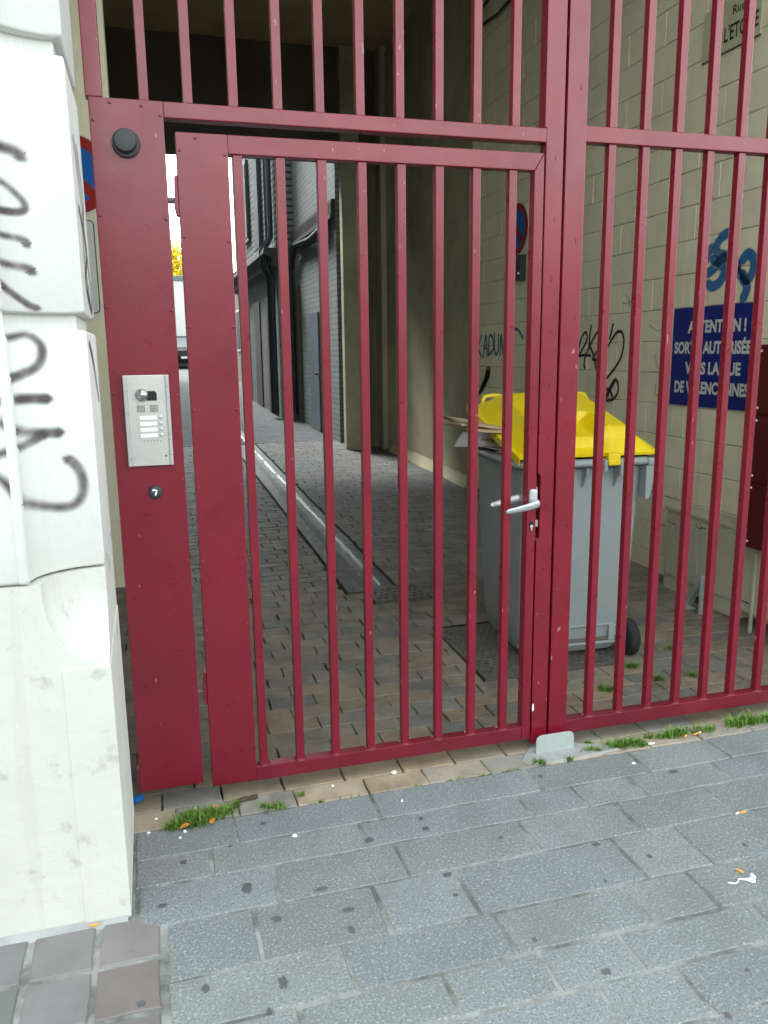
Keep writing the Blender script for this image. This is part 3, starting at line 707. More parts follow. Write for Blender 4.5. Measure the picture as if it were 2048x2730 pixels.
for sx in (-.020, .019):
    b = MB()
    for r_i in range(5):
        for c_i in range(6):
            b.box(sx-.012+c_i*.0042, sx-.0095+c_i*.0042, -.0174, -.0166, .028+r_i*.0046, .0308+r_i*.0046)
    b.build('speaker_grille', 'black', ic)
for k in range(4):
    z = .010-.0187*k
    b = MB(); b.box(-.0255, .0255, -.0192, -.0166, z-.0056, z+.0056); b.build('name_plate', 'label', ic, bevel=.001)
    b = MB(); b.lathe([(-.0166, .006), (-.0205, .0052), (-.0215, .003)], (.0375, 0, z+.001), 'Y', 16); b.build('call_button', 'alu', ic, smooth=True)
b = MB()
for k in range(6): b.box(-.016+k*.0095, -.0142+k*.0095, -.0174, -.0166, -.0642, -.0602)
b.build('microphone_slots', 'black', ic)
b = MB(); b.lathe([(-.0166, .0032), (-.0176, .0030)], (.047, 0, -.112), 'Y', 12); b.build('sensor_eye', 'black', ic)
for (x, z) in ((-.046, .118), (.046, .118), (-.046, -.115)):
    b = MB(); b.lathe([(-.0166, .0034), (-.0182, .0024)], (x, 0, z), 'Y', 12); b.build('screw', 'steel', ic, smooth=True)

ks = thing('key_reader', 'small round black badge reader with a white emblem under the intercom', 'badge reader', (.0, 0, 1.114))
b = MB(); b.lathe([(-.0005, .0215), (-.008, .0212), (-.0115, .0185), (-.0122, .012), (-.0124, .0004)], (0, 0, 0), 'Y', 36); b.build('reader_body', 'black', ks, smooth=True, angle=60)
b = MB()
for poly in ([(-.010, .009), (-.002, .012), (-.001, .006), (-.007, .004)], [(-.0015, .0105), (.006, .008), (.007, .003), (-.0005, .005)], [(.001, .003), (.007, .002), (.004, -.006), (.000, -.011), (-.002, -.004)]):
    b.prism(poly, lambda x, z: (x, -.0122, z), lambda x, z: (x, -.0135, z))
b.build('emblem', 'label', ks)

gs = thing('gate_stop_plate', 'pale galvanised steel stop plate standing at the foot of the gate', 'gate stop', (1.438, -.035, 0))
pts = [(-.081, -.002), (-.081, .055), (-.078, .068), (-.069, .076), (-.056, .079), (.058, .079), (.071, .075), (.079, .066), (.081, .052), (.081, -.002)]
b = MB(); b.prism(pts, lambda x, z: (x, -.006, z), lambda x, z: (x, .0, z)); b.build('upright', 'galv', gs, bevel=.0012)
b = MB(); b.box(-.075, .075, -.0005, .028, .002, .010); b.build('foot', 'galv', gs, bevel=.0012)

# ================================================================== signs
def layer_sign(root, name, m, c, u, v, w, polys, off, th=.0012):
    u, v, w, c = Vector(u), Vector(v), Vector(w), Vector(c); b = MB()
    for p in polys:
        b.prism(p, lambda x, y: tuple(c+u*x+v*y+w*off), lambda x, y: tuple(c+u*x+v*y+w*(off+th)))
    return b.build(name, m, root)
def circ(r, n=48, a0=0, a1=2*math.pi): return [(r*math.cos(a0+(a1-a0)*k/n), r*math.sin(a0+(a1-a0)*k/n)) for k in range(n)]
def no_parking(label, c, u, w):
    t = thing('no_parking_sign', label, 'road sign', c, 'round no parking signs')
    v = (0, 0, 1); z = (0, 0, 0)
    layer_sign(t, 'disc', 'signwhite', z, u, v, w, [circ(.235)], 0, .003)
    layer_sign(t, 'red_ring', 'signred', z, u, v, w, [circ(.224)], .0031)
    a = R_(135); h = .027; ri = .164
    def half(s):
        n = 24; base = math.asin(h/ri); pts = []
        for k in range(n+1):
            th = base+(math.pi-2*base)*k/n
            x, y = ri*math.cos(th), ri*math.sin(th)
            pts.append((x*math.cos(a)*1-y*s*math.sin(a)*1, x*math.sin(a)+y*s*math.cos(a)))
        return pts
    layer_sign(t, 'blue_field', 'signsky', z, u, v, w, [half(1), half(-1)], .0044)
    return t
no_parking('round no parking sign on the cream pier, half hidden by the left gate plate', (-.352, 2.694, 2.592), (1, 0, 0), (0, -1, 0))
no_parking('round no parking sign on the block wall, seen through the last door bars', (XW-.004, 4.31, 2.605), (0, -1, 0), (-1, 0, 0))
dp = thing('direction_plate', 'white plate with a black arrow stroke under the left no parking sign', 'sign', (-.50, 2.694, 2.066))
rr = lambda w_, h_, r: [(sx*(w_-r)+r*math.cos(t), sy*(h_-r)+r*math.sin(t)) for sx, sy, t0 in ((1, 1, 0), (-1, 1, math.pi/2), (-1, -1, math.pi), (1, -1, 1.5*math.pi)) for t in [t0+math.pi/8*k for k in range(5)]]
layer_sign(dp, 'border', 'ink', (0, 0, 0), (1, 0, 0), (0, 0, 1), (0, -1, 0), [rr(.252, .272, .03)], 0, .003)
layer_sign(dp, 'panel', 'signwhite', (0, 0, 0), (1, 0, 0), (0, 0, 1), (0, -1, 0), [rr(.246, .266, .026)], .0031)
layer_sign(dp, 'arrow', 'ink', (0, 0, 0), (1, 0, 0), (0, 0, 1), (0, -1, 0), [[(.10, .165), (.13, .165), (.205, .075), (.205, .045), (.19, .045)], [(-.20, .06), (.19, .06), (.19, .03), (-.20, .03)]], .0044)

bs = thing('warning_sign', 'dark blue rectangular sign with white French capitals on the block wall', 'sign', (XW-.004, 1.562, 1.49))
b = MB(); b.box(-.006, 0, -.372, .372, -.302, .302); b.build('panel', 'signblue', bs, bevel=.0015)
b = MB(); b.box(-.0065, .0002, -.374, .374, -.3045, -.3022); b.build('lower_edge', 'signwhite', bs)
for body, ya, yb, z0 in (('ATTENTION !', 1.783, 1.262, 1.636), ('SORTIE AUTORISÉE', 1.908, 1.208, 1.510), ('VERS LA RUE', 1.790, 1.283, 1.386), ('DE VALENCIENNES', 1.886, 1.205, 1.267)):
    b = MB(); text_mb(b, body, ya-yb, .075, lambda u, v, ya=ya, z0=z0: (-.0075, ya-u-1.562, z0+v-1.49), .042); b.build('lettering', 'signwhite', bs, recalc=False)
pq = thing('street_plate', 'cream street name plate with black lettering high on the block wall', 'sign', (XW-.004, 1.565, 3.325))
b = MB(); b.box(-.006, 0, -.24, .24, -.132, .135); b.build('panel', 'plaque', pq, bevel=.002)
b = MB(); b.box(-.0064, .0002, -.241, .241, -.137, -.1325); b.build('lower_edge', 'ink', pq)  # black strip drawn for the shadow along the plate's lower edge
for body, wd, cap_, y0, z0, bo in (("Ruelle", .16, .047, 1.555, 3.367, .010), ("L'ETOILE", .275, .081, 1.617, 3.240, .02)):
    b = MB(); text_mb(b, body, wd, cap_, lambda u, v: (-.0075, y0-u-1.565, z0+v-3.325), bo); b.build('lettering', 'ink', pq, recalc=False)
bx = thing('junction_box', 'small dark junction box on the block wall below the round sign', 'box', (XW-.06, 4.16, 2.26))
b = MB(); b.box(0, .055, -.05, .05, -.11, .11); b.build('case', 'black', bx, bevel=.006)
b = MB(); b.lathe([(-.001, .012), (-.012, .01)], (0, -.02, -.05), 'X', 12); b.build('cable_gland', 'label', bx)

# ================================================================== wall cabinets and letterboxes
def cab(label, x0, x1, y0, y1, z0, z1, loc):
    t = thing('utility_cabinet', label, 'cabinet', loc, 'beige utility cabinets'); L = Vector(loc)
    b = MB(); b.box(x0, x1, y0, y1, z0, z1); ps = [b.build('case', 'cab', bevel=.008)]
    b = MB(); b.box(x0-.012, x1, y0-.01, y1+.01, z1+.0005, z1+.03); ps.append(b.build('lid', 'cab', bevel=.009))
    return t, ps
t, ps = cab('wide low beige utility cabinet with two doors against the block wall', 3.135, 3.278, 1.02, 1.70, .02, .535, (3.2, 1.36, 0))
for (a, c) in ((1.035, 1.355), (1.363, 1.688)):
    b = MB(); b.box(3.126, 3.1345, a, c, .125, .515); ps.append(b.build('door', 'cab', bevel=.003))
for y in (1.06, 1.67):
    b = MB(); b.lathe([(.0005, .009), (-.008, .008)], (3.126, y, .15), 'X', 12); ps.append(b.build('lock', 'steel', smooth=True))
b = MB()
for pts in ([(1.665, .475), (1.66, .462)], [(1.65, .47), (1.645, .46), (1.635, .462)], [(1.625, .455), (1.62, .468), (1.612, .455), (1.605, .468), (1.60, .455), (1.59, .45)]): ribbon(b, pts, .006, lambda y, z: (3.1245, y, z), 5)
for pts in ([(1.40, .50), (1.385, .49), (1.375, .485), (1.36, .482), (1.345, .49), (1.31, .493)],): ribbon(b, pts, .007, lambda y, z: (3.1245, y, z), 6)
ps.append(b.build('scribble', 'gsblack', recalc=False))
lift(ps, t)
t, ps = cab('small beige utility cabinet on legs below the maroon letterboxes', 3.10, 3.278, .42, .945, .105, .46, (3.2, .7, 0))
for y in (.45, .845):
    b = MB(); b.box(3.083, 3.099, y-.009, y+.009, -.02, .455); ps.append(b.build('leg', 'cab', bevel=.003))
b = MB(); b.box(3.0955, 3.0992, .865, .935, .16, .166); ps.append(b.build('slot', 'black'))
lift(ps, t)
lb = thing('letterbox_bank', 'maroon metal bank of three stacked letterboxes with white rivets at the right edge', 'letterbox', (3.12, .55, .5))
b = MB(); b.box(-.10, .158, -.32, .30, .0, 1.06); b.build('case', 'maroon', lb, bevel=.004)
for k in range(3):
    b = MB(); b.box(-.112, -.1005, -.316, .297, .006+.352*k, .348+.352*k); d = b.build('flap', 'maroon', lb, bevel=.004)
    for z in (.03, .318):
        b = MB(); b.lathe([(-.1121, .0065), (-.117, .005)], (0, .272, .006+.352*k+z-.0), 'X', 10); b.build('rivet', 'label', d, smooth=True)

br = thing('gate_catch', 'angled galvanised steel gate catch bolted to the bricks by the cabinet', 'gate catch', (3.02, 1.2, zg(1.2)))
b = MB(); b.hexa([(-.02, .09, .0), (.02, .09, 0), (.02, .115, 0), (-.02, .115, 0)], [(-.02, -.03, .19), (.02, -.03, .19), (.02, -.012, .2), (-.02, -.012, .2)]); b.build('brace', 'galv', br, bevel=.002)
b = MB(); b.box(-.02, .02, -.045, -.031, 0, .235); b.build('upright', 'galv', br, bevel=.002)
b = MB(); b.box(-.03, .03, .05, .13, .001, .008); b.build('foot', 'galv', br, bevel=.002)
b = MB(); b.lathe([(.008, .012), (.018, .012), (.02, .008)], (.0, .075, 0), 'Z', 6); b.build('bolt', 'galv', br)
b = MB(); b.box(-.018, .018, -.029, .0, .06, .10); b.build('catch', 'black', br, bevel=.003)

# ================================================================== drain grates
def grate(label, x0, x1, y0, y1, nx, ny, lift_=.004):
    cx, cy = (x0+x1)/2, (y0+y1)/2
    t = thing('drain_grate', label, 'grate', (cx, cy, zg(cy)), 'cast iron drain grates')
    a, c = (x1-x0)/2, (y1-y0)/2; b = MB()
    for (p, q, r, s) in ((-a, a, -c, -c+.02), (-a, a, c-.02, c), (-a, -a+.02, -c+.0202, c-.0202), (a-.02, a, -c+.0202, c-.0202)): b.box(p, q, r, s, -.02, lift_+.002)
    b.build('frame', 'iron', t, bevel=.002)
    b = MB(); sx = (2*a-.04)/nx; sy = (2*c-.04)/ny
    for i in range(ny+1):
        y = -c+.02+sy*i; b.box(-a+.02, a-.02, y-sy*.29, y+sy*.29, -.014, lift_)
    for i in range(ny):
        y = -c+.02+sy*(i+.5)
        for k in range(nx+1):
            x = -a+.02+sx*(k+.5*(i % 2)); 
            if x > a-.02: continue
            b.box(x-sx*.22, x+sx*.22, y-sy*.22, y+sy*.22, -.014, lift_-.0008)
    b.build('slotted_plate', 'iron', t)
    return t
grate('rusty slotted iron drain cover lying partly under the grey bin', *GR1, 18, 20)
grate('small broken iron grate at the near end of the gutter', *GR2, 7, 4, .012)

# ================================================================== wheelie bin
wb = thing('wheelie_bin', 'tall grey wheelie bin with a propped open yellow lid behind the gate', 'wheelie bin', (2.0, 1.1, 0))
ps = []
def rrect(x0, x1, y0, y1, z, r, n=5):
    pts = []
    for (cx, cy, t0) in ((x1-r, y1-r, 0), (x0+r, y1-r, 90), (x0+r, y0+r, 180), (x1-r, y0+r, 270)):
        for k in range(n): t = R_(t0+90*k/(n-1)); pts.append((cx+r*math.cos(t), cy+r*math.sin(t), z))
    return pts
b = MB()
sec = [(.035, 1.735, 2.235, .83, 1.33, .05), (.06, 1.722, 2.248, .815, 1.35, .05), (.115, 1.712, 2.268, .805, 1.365, .05), (.20, 1.704, 2.28, .795, 1.38, .045), (.5, 1.697, 2.292, .782, 1.41, .045), (.93, 1.69, 2.308, .765, 1.45, .045), (.985, 1.69, 2.312, .763, 1.455, .045)]
rg = [rrect(x0, x1, y0, y1, z, r) for z, x0, x1, y0, y1, r in sec]
rg += [rrect(1.705, 2.30, .776, 1.442, .985, .04), rrect(1.72, 2.26, .81, 1.36, .25, .04)]
b.loft(rg); ps.append(b.build('body', 'bin', smooth=True, angle=38))
b = MB()      # rim: rounded flange all round
def rimpath(o): return rrect(1.692-o, 2.312+o, .763-o, 1.455+o, 0, .045+o, 6)
cs_ = [(.001, .994), (.040, .996), (.052, 1.004), (.056, 1.014), (.050, 1.027), (.034, 1.034), (.0, 1.032), (-.012, 1.024), (-.012, 1.0)]
rr_ = [[(p[0], p[1], z) for p in rimpath(o)] for o, z in cs_]; rr_.append(rr_[0]); b.loft(rr_, cap=False)
ps.append(b.build('rim', 'bin', smooth=True, angle=50))
b = MB(); b.box(2.30, 2.382, .706, .80, .992, 1.031); ps.append(b.build('grip_end', 'bin', bevel=.012))
b = MB()
arc = [(2.38, .993), (2.38, .955), (2.362, .950), (2.345, .935), (2.332, .90), (2.322, .84), (2.31, .83), (2.296, .83), (2.296, .993)]
b.prism(arc, lambda x, z: (x, .712, z), lambda x, z: (x, .785, z)); ps.append(b.build('bracket', 'bin', bevel=.003))
for x in (1.82, 1.985, 2.152):
    b = MB(); b.loft([[(x, .785, .993), (x, .712, .993), (x, .716, .965), (x, .785, .86)], [(x+.010, .785, .993), (x+.010, .712, .993), (x+.010, .716, .965), (x+.010, .785, .86)]]); ps.append(b.build('gusset', 'bin', bevel=.002))
for x in (1.80, 2.10):
    for q0, q1, q2 in ((-.034, -.016, .975), (.050, .085, .955)):
        b = MB(); b.box(x+q0, x+q1, .695, .765, q2, 1.03); ps.append(b.build('hinge_bracket', 'bin', bevel=.004))
# lower lifting pocket
b = MB(); b.box(1.80, 2.21, .788, .80, .172, .182); b.box(1.80, 1.83, .786, .81, .092, .172); b.box(2.175, 2.21, .786, .81, .092, .172); b.box(1.80, 2.21, .784, .82, .078, .092); ps.append(b.build('lifting_pocket', 'bin', bevel=.003))
for x0, x1 in ((2.262, 2.318), (1.775, 1.828)):
    c = ((x0+x1)/2, .80, .097); b = MB(); h = (x1-x0)/2
    b.lathe([(-h, .055), (-h, .082), (-h*.7, .094), (0, .097), (h*.7, .094), (h, .082), (h, .055)], c, 'X', 36); w = b.build('wheel', 'rubber', smooth=True, angle=50); ps.append(w)
    b = MB(); b.lathe([(-h*1.02, .020), (-h*.6, .054), (h*.6, .054), (h*1.02, .020)], c, 'X', 20); hb = b.build('hub', 'black', smooth=True); hb.data.transform(Matrix.Translation((-2.0, -1.1, 0))); hb.parent = w
b = MB(); b.tube([(1.68, .80, .097), (2.30, .80, .097)], .011, 10); ps.append(b.build('axle', 'iron'))
# lid, modelled flat from the hinge line then tipped open
lw = .362; ld = .80
def lz(u, v):       # u in -1..1 across, v 0 (hinge) .. 1 (front)
    au = abs(u)
    edge = min((1-au)*lw, v*ld, (1-v)*ld)
    h = .085*min(1, max(0, (edge-.02)/.11))
    ridge = .022 if (au < .60 and .30 < v < .86) else 0
    # central tray sinks a little towards the hinge
    tr = max(0, 1-abs(u)/.34) if v < .42 else 0
    return h - .055*min(1, tr*2.2)*(1 if v > .05 else v/.05)*(1 if edge > .1 else edge/.1) + (.02*(1-(u*u)) if edge > .1 else 0)
NU, NV = 44, 44
us = sorted(set([-1+2*k/NU for k in range(NU+1)])); vv = [k/NV for k in range(NV+1)]
TH = R_(14.6); hz_, hy_ = 1.052, .722; XM = 2.012
def lp(u, v, dz=0):
    x = XM+u*lw; y = v*ld; z = lz(u, v)+dz
    return (x, hy_+y*math.cos(TH)-z*math.sin(TH), hz_+y*math.sin(TH)+z*math.cos(TH))
b = MB(); nu = len(us)
top = [lp(u, v) for v in vv for u in us]; bot = [lp(u, v, -.006) for v in vv for u in us]
fs = []
N0 = len(top)
for j in range(NV):
    for i in range(nu-1):
        a = j*nu+i; fs.append((a, a+1, a+nu+1, a+nu)); fs.append((N0+a, N0+a+nu, N0+a+nu+1, N0+a+1))
per = [(0, i) for i in range(nu)]+[(j, nu-1) for j in range(1, NV+1)]+[(NV, i) for i in range(nu-2, -1, -1)]+[(j, 0) for j in range(NV-1, 0, -1)]
for k in range(len(per)):
    a = per[k][0]*nu+per[k][1]; c = per[(k+1) % len(per)]; c = c[0]*nu+c[1]; fs.append((a, N0+a, N0+c, c))
b.add(top+bot, fs); lid = b.build('lid', 'yellow', smooth=True, angle=22); ps.append(lid)
b = MB()       # turned-down skirt on both sides
for s in (-1, 1):
    b.loft([[lp(s, v, -.0), lp(s*1.012, v, -.004), lp(s*1.012, v, -.035), lp(s*.998, v, -.035)] for v in vv])
b.loft([[lp(u, 1.0, .0), lp(u, 1.008, -.004), lp(u, 1.008, -.04), lp(u, .998, -.04)] for u in us])
o = b.build('lid_skirt', 'yellow'); o.data.transform(Matrix.Translation((-2.0, -1.1, 0))); o.parent = lid
b = MB(); b.box(2.118-.034, 2.118+.030, .688, .735, 1.004, 1.034); b.box(2.118-.034, 2.118+.030, .694, .74, 1.030, 1.062); o = b.build('lid_hinge', 'yellow', bevel=.008); o.data.transform(Matrix.Translation((-2.0, -1.1, 0))); o.parent = lid
for uc in (-.60, .78):
    b = MB(); pth = [lp(uc-.17, .985, .0), lp(uc-.165, 1.0, .026), lp(uc-.13, 1.01, .044), lp(uc, 1.012, .048), lp(uc+.13, 1.01, .044), lp(uc+.165, 1.0, .026), lp(uc+.17, .985, .0)]
    b.tube(pth, .0085, 8, [.012]*7); o = b.build('lid_handle', 'yellow', smooth=True, angle=60); o.data.transform(Matrix.Translation((-2.0, -1.1, 0))); o.parent = lid
lift(ps, wb); wb.rotation_euler = (0, 0, R_(-3.5)); wb.location.x += .012
# cardboard and paper stuffed under the lid
sheets = [('flattened brown cardboard sheet at the top of the pile under the yellow lid', (1.80, 1.30, 1.162), (.62, .44, .011), (1, 6.5, 3), 'card'),
          ('second cardboard sheet, its torn end sticking out left of the bin', (1.81, 1.29, 1.149), (.64, .42, .010), (1, 6, -2), 'card2'),
          ('third cardboard sheet lying between two others over the bin rim', (1.81, 1.27, 1.138), (.62, .44, .011), (0, 6, 5), 'card'),
          ('bent cardboard flap near the yellow lid edge, pale side up', (1.90, 1.24, 1.118), (.40, .42, .006), (3, 7, -8), 'card2'),
          ('lower cardboard sheet resting on the grey rim above the paper bag', (1.87, 1.13, 1.066), (.42, .48, .007), (2, 5, 8), 'card'),
          ('lowest cardboard sheet lying straight on the grey bin rim', (1.90, 1.12, 1.046), (.46, .56, .006), (0, 2, 2), 'card2')]
for lab, c, sz, rot, m in sheets:
    b = MB(); nx, ny = 10, 6; L = []
    ph = rnd(0, 6)
    for zz in (-.5, .5):
        for j in range(ny+1):
            for i in range(nx+1):
                jx = (rnd(-.006, .006) if i in (0, nx) else 0)
                L.append((sz[0]*(i/nx-.5)+jx, sz[1]*(j/ny-.5), sz[2]*zz+.006*math.sin(i*.7+ph)+.004*math.cos(j+ph)))
    fs = []; n1 = (nx+1)*(ny+1)
    for j in range(ny):
        for i in range(nx):
            a = j*(nx+1)+i; fs.append((a, a+nx+1, a+nx+2, a+1)); fs.append((n1+a, n1+a+1, n1+a+nx+2, n1+a+nx+1))
    for i in range(nx):
        fs.append((i, i+1, n1+i+1, n1+i)); a = ny*(nx+1)+i; fs.append((a+1, a, n1+a, n1+a+1))
    for j in range(ny):
        a = j*(nx+1); fs.append((a+nx+1, a, n1+a, n1+a+nx+1)); a += nx; fs.append((a, a+nx+1, n1+a+nx+1, n1+a))
    b.add(L, fs); o = b.build('cardboard_sheet', m); o.location = c; o.rotation_euler = tuple(R_(q) for q in rot)
    tag(o, lab, 'cardboard', 'cardboard sheets in the bin')
b = MB(); g_ = [[(1.505, 1.26, 1.055), (1.512, 1.25, 1.066), (1.515, 1.28, 1.062)], [(1.56, 1.27, 1.052), (1.545, 1.23, 1.137), (1.575, 1.36, 1.10)], [(1.66, 1.24, 1.050), (1.66, 1.20, 1.133), (1.69, 1.36, 1.11)], [(1.80, 1.18, 1.052), (1.79, 1.14, 1.118), (1.82, 1.32, 1.10)], [(1.93, 1.15, 1.07), (1.93, 1.13, 1.10), (1.93, 1.25, 1.09)]]
b.loft(g_); tag(b.build('paper_bag', 'paper', bevel=.004, smooth=True), 'crumpled white paper bag hanging over the left rim of the bin', 'paper bag')

# ================================================================== alley houses
ha = thing('house', 'white painted brick house with a blue grey door just behind the passage', 'house', (2.7, 10.6, 0), 'houses along the alley')
ps = []
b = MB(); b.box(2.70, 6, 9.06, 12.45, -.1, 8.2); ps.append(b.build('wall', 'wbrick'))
b = MB(); b.box(2.655, 2.699, 9.06, 12.45, 5.1, 8.2); ps.append(b.build('rendered_band', 'hplaster'))
b = MB(); b.box(2.62, 2.699, 9.06, 12.45, 3.40, 3.46); b.box(2.64, 2.699, 9.06, 12.45, 3.62, 3.66)
y = 9.08
while y < 12.4: b.box(2.635, 2.699, y, y+.06, 3.462, 3.618); y += .12
ps.append(b.build('frieze', 'slate'))
b = MB(); b.box(2.672, 2.699, 10.38, 11.12, .26, 2.18); ps.append(b.build('door', 'bluedoor', bevel=.006))
dr = ps[-1]
b = MB(); b.lathe([(-.001, .025), (-.05, .02)], (2.672, 10.46, 1.2), 'X', 10); hnd = b.build('handle', 'black'); hnd.data.transform(Matrix.Translation((-2.7, -10.6, 0))); hnd.parent = dr
b = MB(); b.tube([(2.60, 9.3, 3.34), (2.61, 10.5, 3.30), (2.6, 11.8, 3.36), (2.6, 12.3, 3.0), (2.62, 12.35, 2.0), (2.62, 12.36, .4)], .045, 8); ps.append(b.build('cable_bundle', 'darkmetal', smooth=True))
b = MB(); b.box(2.66, 2.699, 11.95, 12.30, .28, 2.7); ps.append(b.build('board', 'browndoor', bevel=.005))
b = MB(); b.lathe([(-.3, .05), (-.06, .16), (0, .16)], (2.695, 12.2, 5.4), 'X', 12); ps.append(b.build('wall_lamp', 'black'))
b = MB(); b.box(2.66, 6, 9.0, 12.5, 8.201, 8.4); ps.append(b.build('roof', 'slate'))
lift(ps, ha)
hb_ = thing('house', 'pale sided house with dark windows, black ledge and downpipe beyond the white brick house', 'house', (2.4, 16, 0), 'houses along the alley')
ps = []
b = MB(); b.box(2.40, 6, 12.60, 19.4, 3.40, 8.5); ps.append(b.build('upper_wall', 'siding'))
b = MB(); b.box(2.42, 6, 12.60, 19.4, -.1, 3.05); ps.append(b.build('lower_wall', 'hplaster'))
b = MB(); b.loft([[(2.40, yy, 3.40), (2.16, yy, 3.40), (2.14, yy, 3.30), (2.30, yy, 3.22), (2.28, yy, 3.1), (2.42, yy, 3.05), (2.9, yy, 3.05), (2.9, yy, 3.40)] for yy in (12.5, 19.5)]); ps.append(b.build('ledge', 'slate'))
for (y0, y1, z0, z1) in ((14.3, 15.05, 3.62, 5.6), (16.2, 16.95, 4.06, 5.6), (17.9, 18.6, 4.06, 5.6)):
    b = MB(); b.box(2.34, 2.399, y0-.07, y1+.07, z0-.07, z1+.07); f = b.build('window', 'darkmetal'); ps.append(f)
    b = MB(); b.box(2.325, 2.339, y0, y1, z0, z1); p = b.build('pane', 'glass'); p.data.transform(Matrix.Translation((-2.4, -16, 0))); p.parent = f
for (y0, y1) in ((13.2, 14.2), (15.2, 16.1), (17.2, 18.2)):
    b = MB(); b.box(2.395, 2.419, y0, y1, .2, 2.62); ps.append(b.build('door', 'browndoor', bevel=.01))
for y, x in ((12.95, 2.30), (12.72, 2.32)):
    b = MB(); b.tube([(x, y, .4), (x, y, 2.9), (x-.1, y, 3.1), (x-.13, y, 3.38), (x, y, 3.6), (x, y, 8.4)], .05, 10); ps.append(b.build('downpipe', 'darkmetal', smooth=True, angle=50))
b = MB(); b.prism([(2.2, 8.5), (4.2, 10.3), (6.2, 8.5)], lambda x, z: (x, 12.5, z), lambda x, z: (x, 19.5, z)); ps.append(b.build('roof', 'slate'))
lift(ps, hb_)
hc = thing('house', 'low dark brick house far down the alley', 'house', (3, 26, 0), 'houses along the alley')
ps = []
b = MB(); b.box(2.95, 7, 19.6, 33, -.1, 4.0); ps.append(b.build('wall', 'darkbrick'))
b = MB(); b.prism([(2.8, 4.0), (4.9, 5.0), (7.1, 4.0)], lambda x, z: (x, 19.5, z), lambda x, z: (x, 33.1, z)); ps.append(b.build('roof', 'slate'))
for y0 in (21, 24, 28):
    b = MB(); b.box(2.925, 2.949, y0, y0+.9, 1.6, 2.9); f = b.build('window', 'signwhite'); ps.append(f)
    b = MB(); b.box(2.915, 2.924, y0+.06, y0+.84, 1.66, 2.84); p = b.build('pane', 'glass'); p.data.transform(Matrix.Translation((-3, -26, 0))); p.parent = f
b = MB(); b.box(2.92, 2.949, 23, 23.9, .4, 2.5); ps.append(b.build('door', 'browndoor'))
lift(ps, hc)
hl = thing('house', 'unseen plain brick house on the left side of the alley, raised to shade it', 'house', (-.9, 15, 0), 'houses along the alley')  # out of view; made tall and long to cut the alley's sky light
ps = []
b = MB(); b.box(-6, -.7, 9.05, 30, -.1, 9.2); ps.append(b.build('wall', 'darkbrick'))
b = MB(); b.prism([(-6.1, 9.2), (-3.4, 11.0), (-.6, 9.2)], lambda x, z: (x, 9.0, z), lambda x, z: (x, 30.1, z)); ps.append(b.build('roof', 'slate'))
for y0 in (11, 14, 18):
    b = MB(); b.box(-.699, -.675, y0, y0+.9, 1.4, 2.8); f = b.build('window', 'signwhite'); ps.append(f)
    b = MB(); b.box(-.674, -.665, y0+.06, y0+.84, 1.46, 2.74); p = b.build('pane', 'glass'); p.data.transform(Matrix.Translation((.9, -15, 0))); p.parent = f
lift(ps, hl)
gw_ = thing('garden_wall', 'white rendered wall with a pale coping at the far end of the alley', 'wall', (1.5, 38.5, 0))
b = MB(); b.box(-5, 6, -.15, .15, .5, 4.95); b.build('wall', 'white', gw_)
b = MB(); b.box(-5.05, 6.05, -.22, .22, 4.951, 5.18); b.build('coping', 'hplaster', gw_, bevel=.02)
# yellow tree behind the wall
tr = thing('yellow_tree', 'tree with bright yellow autumn leaves beyond the alley wall', 'tree', (1.7, 43, 0))
b = MB(); b.tube([(0, 0, .5), (.05, 0, 2), (-.05, .05, 3.6), (.1, 0, 5.0), (.05, 0, 6.4)], [.22, .18, .14, .09, .03], 9)
for k in range(9):
    a = rnd(0, 6.28); z = rnd(2.8, 5.2); L = rnd(.8, 1.7)
    b.tube([(0, 0, z), (math.cos(a)*L*.5, math.sin(a)*L*.5, z+.5), (math.cos(a)*L, math.sin(a)*L, z+rnd(.7, 1.3))], [.07, .045, .015], 6)
b.build('trunk', 'bark', tr, smooth=True)
b = MB()
cl = [Vector((rnd(-1.7, 1.7), rnd(-1.7, 1.7), rnd(3.6, 7.0))) for _ in range(110)]
for c in cl:
    if (c-Vector((0, 0, 5.3))).length > 2.2: continue
    for q in range(95):
        p = c+Vector((random.gauss(0, .3), random.gauss(0, .3), random.gauss(0, .25)))
        u = Vector((rnd(-1, 1), rnd(-1, 1), rnd(-1, 1))).normalized(); v = u.orthogonal().normalized(); s = rnd(.09, .16)
        b.tint = (rnd(.6, 1.1),)*3
        b.add([p-u*s, p+v*s*.5, p+u*s, p-v*s*.5], [(0, 1, 2, 3)])
b.build('crown', 'leafy', tr, recalc=False)
# parked car
ca = thing('parked_car', 'small dark car parked at the far end of the alley', 'car', (1.75, 37.0, zg(36.2)))
prof = [(-1.9, .25), (-1.95, .55), (-1.8, .78), (-1.0, .93), (-.35, 1.36), (.2, 1.45), (1.2, 1.42), (1.8, .95), (1.9, .6), (1.85, .25)]
b = MB(); rings = []
for x, k in ((-.86, .93), (-.82, .985), (-.6, 1), (.6, 1), (.82, .985), (.86, .93)):
    rings.append([(x*(.80 if z > .98 else 1), yy*k, .25+(z-.25)*k) for yy, z in prof])
b.loft(rings); b.build('body', 'carpaint', ca, smooth=True, angle=30)
b = MB(); b.hexa([(-.66, -1.06, .93), (.66, -1.06, .93), (.66, -1.0, .95), (-.66, -1.0, .95)], [(-.56, -.42, 1.36), (.56, -.42, 1.36), (.56, -.36, 1.38), (-.56, -.36, 1.38)]); b.build('windscreen', 'carglass', ca)
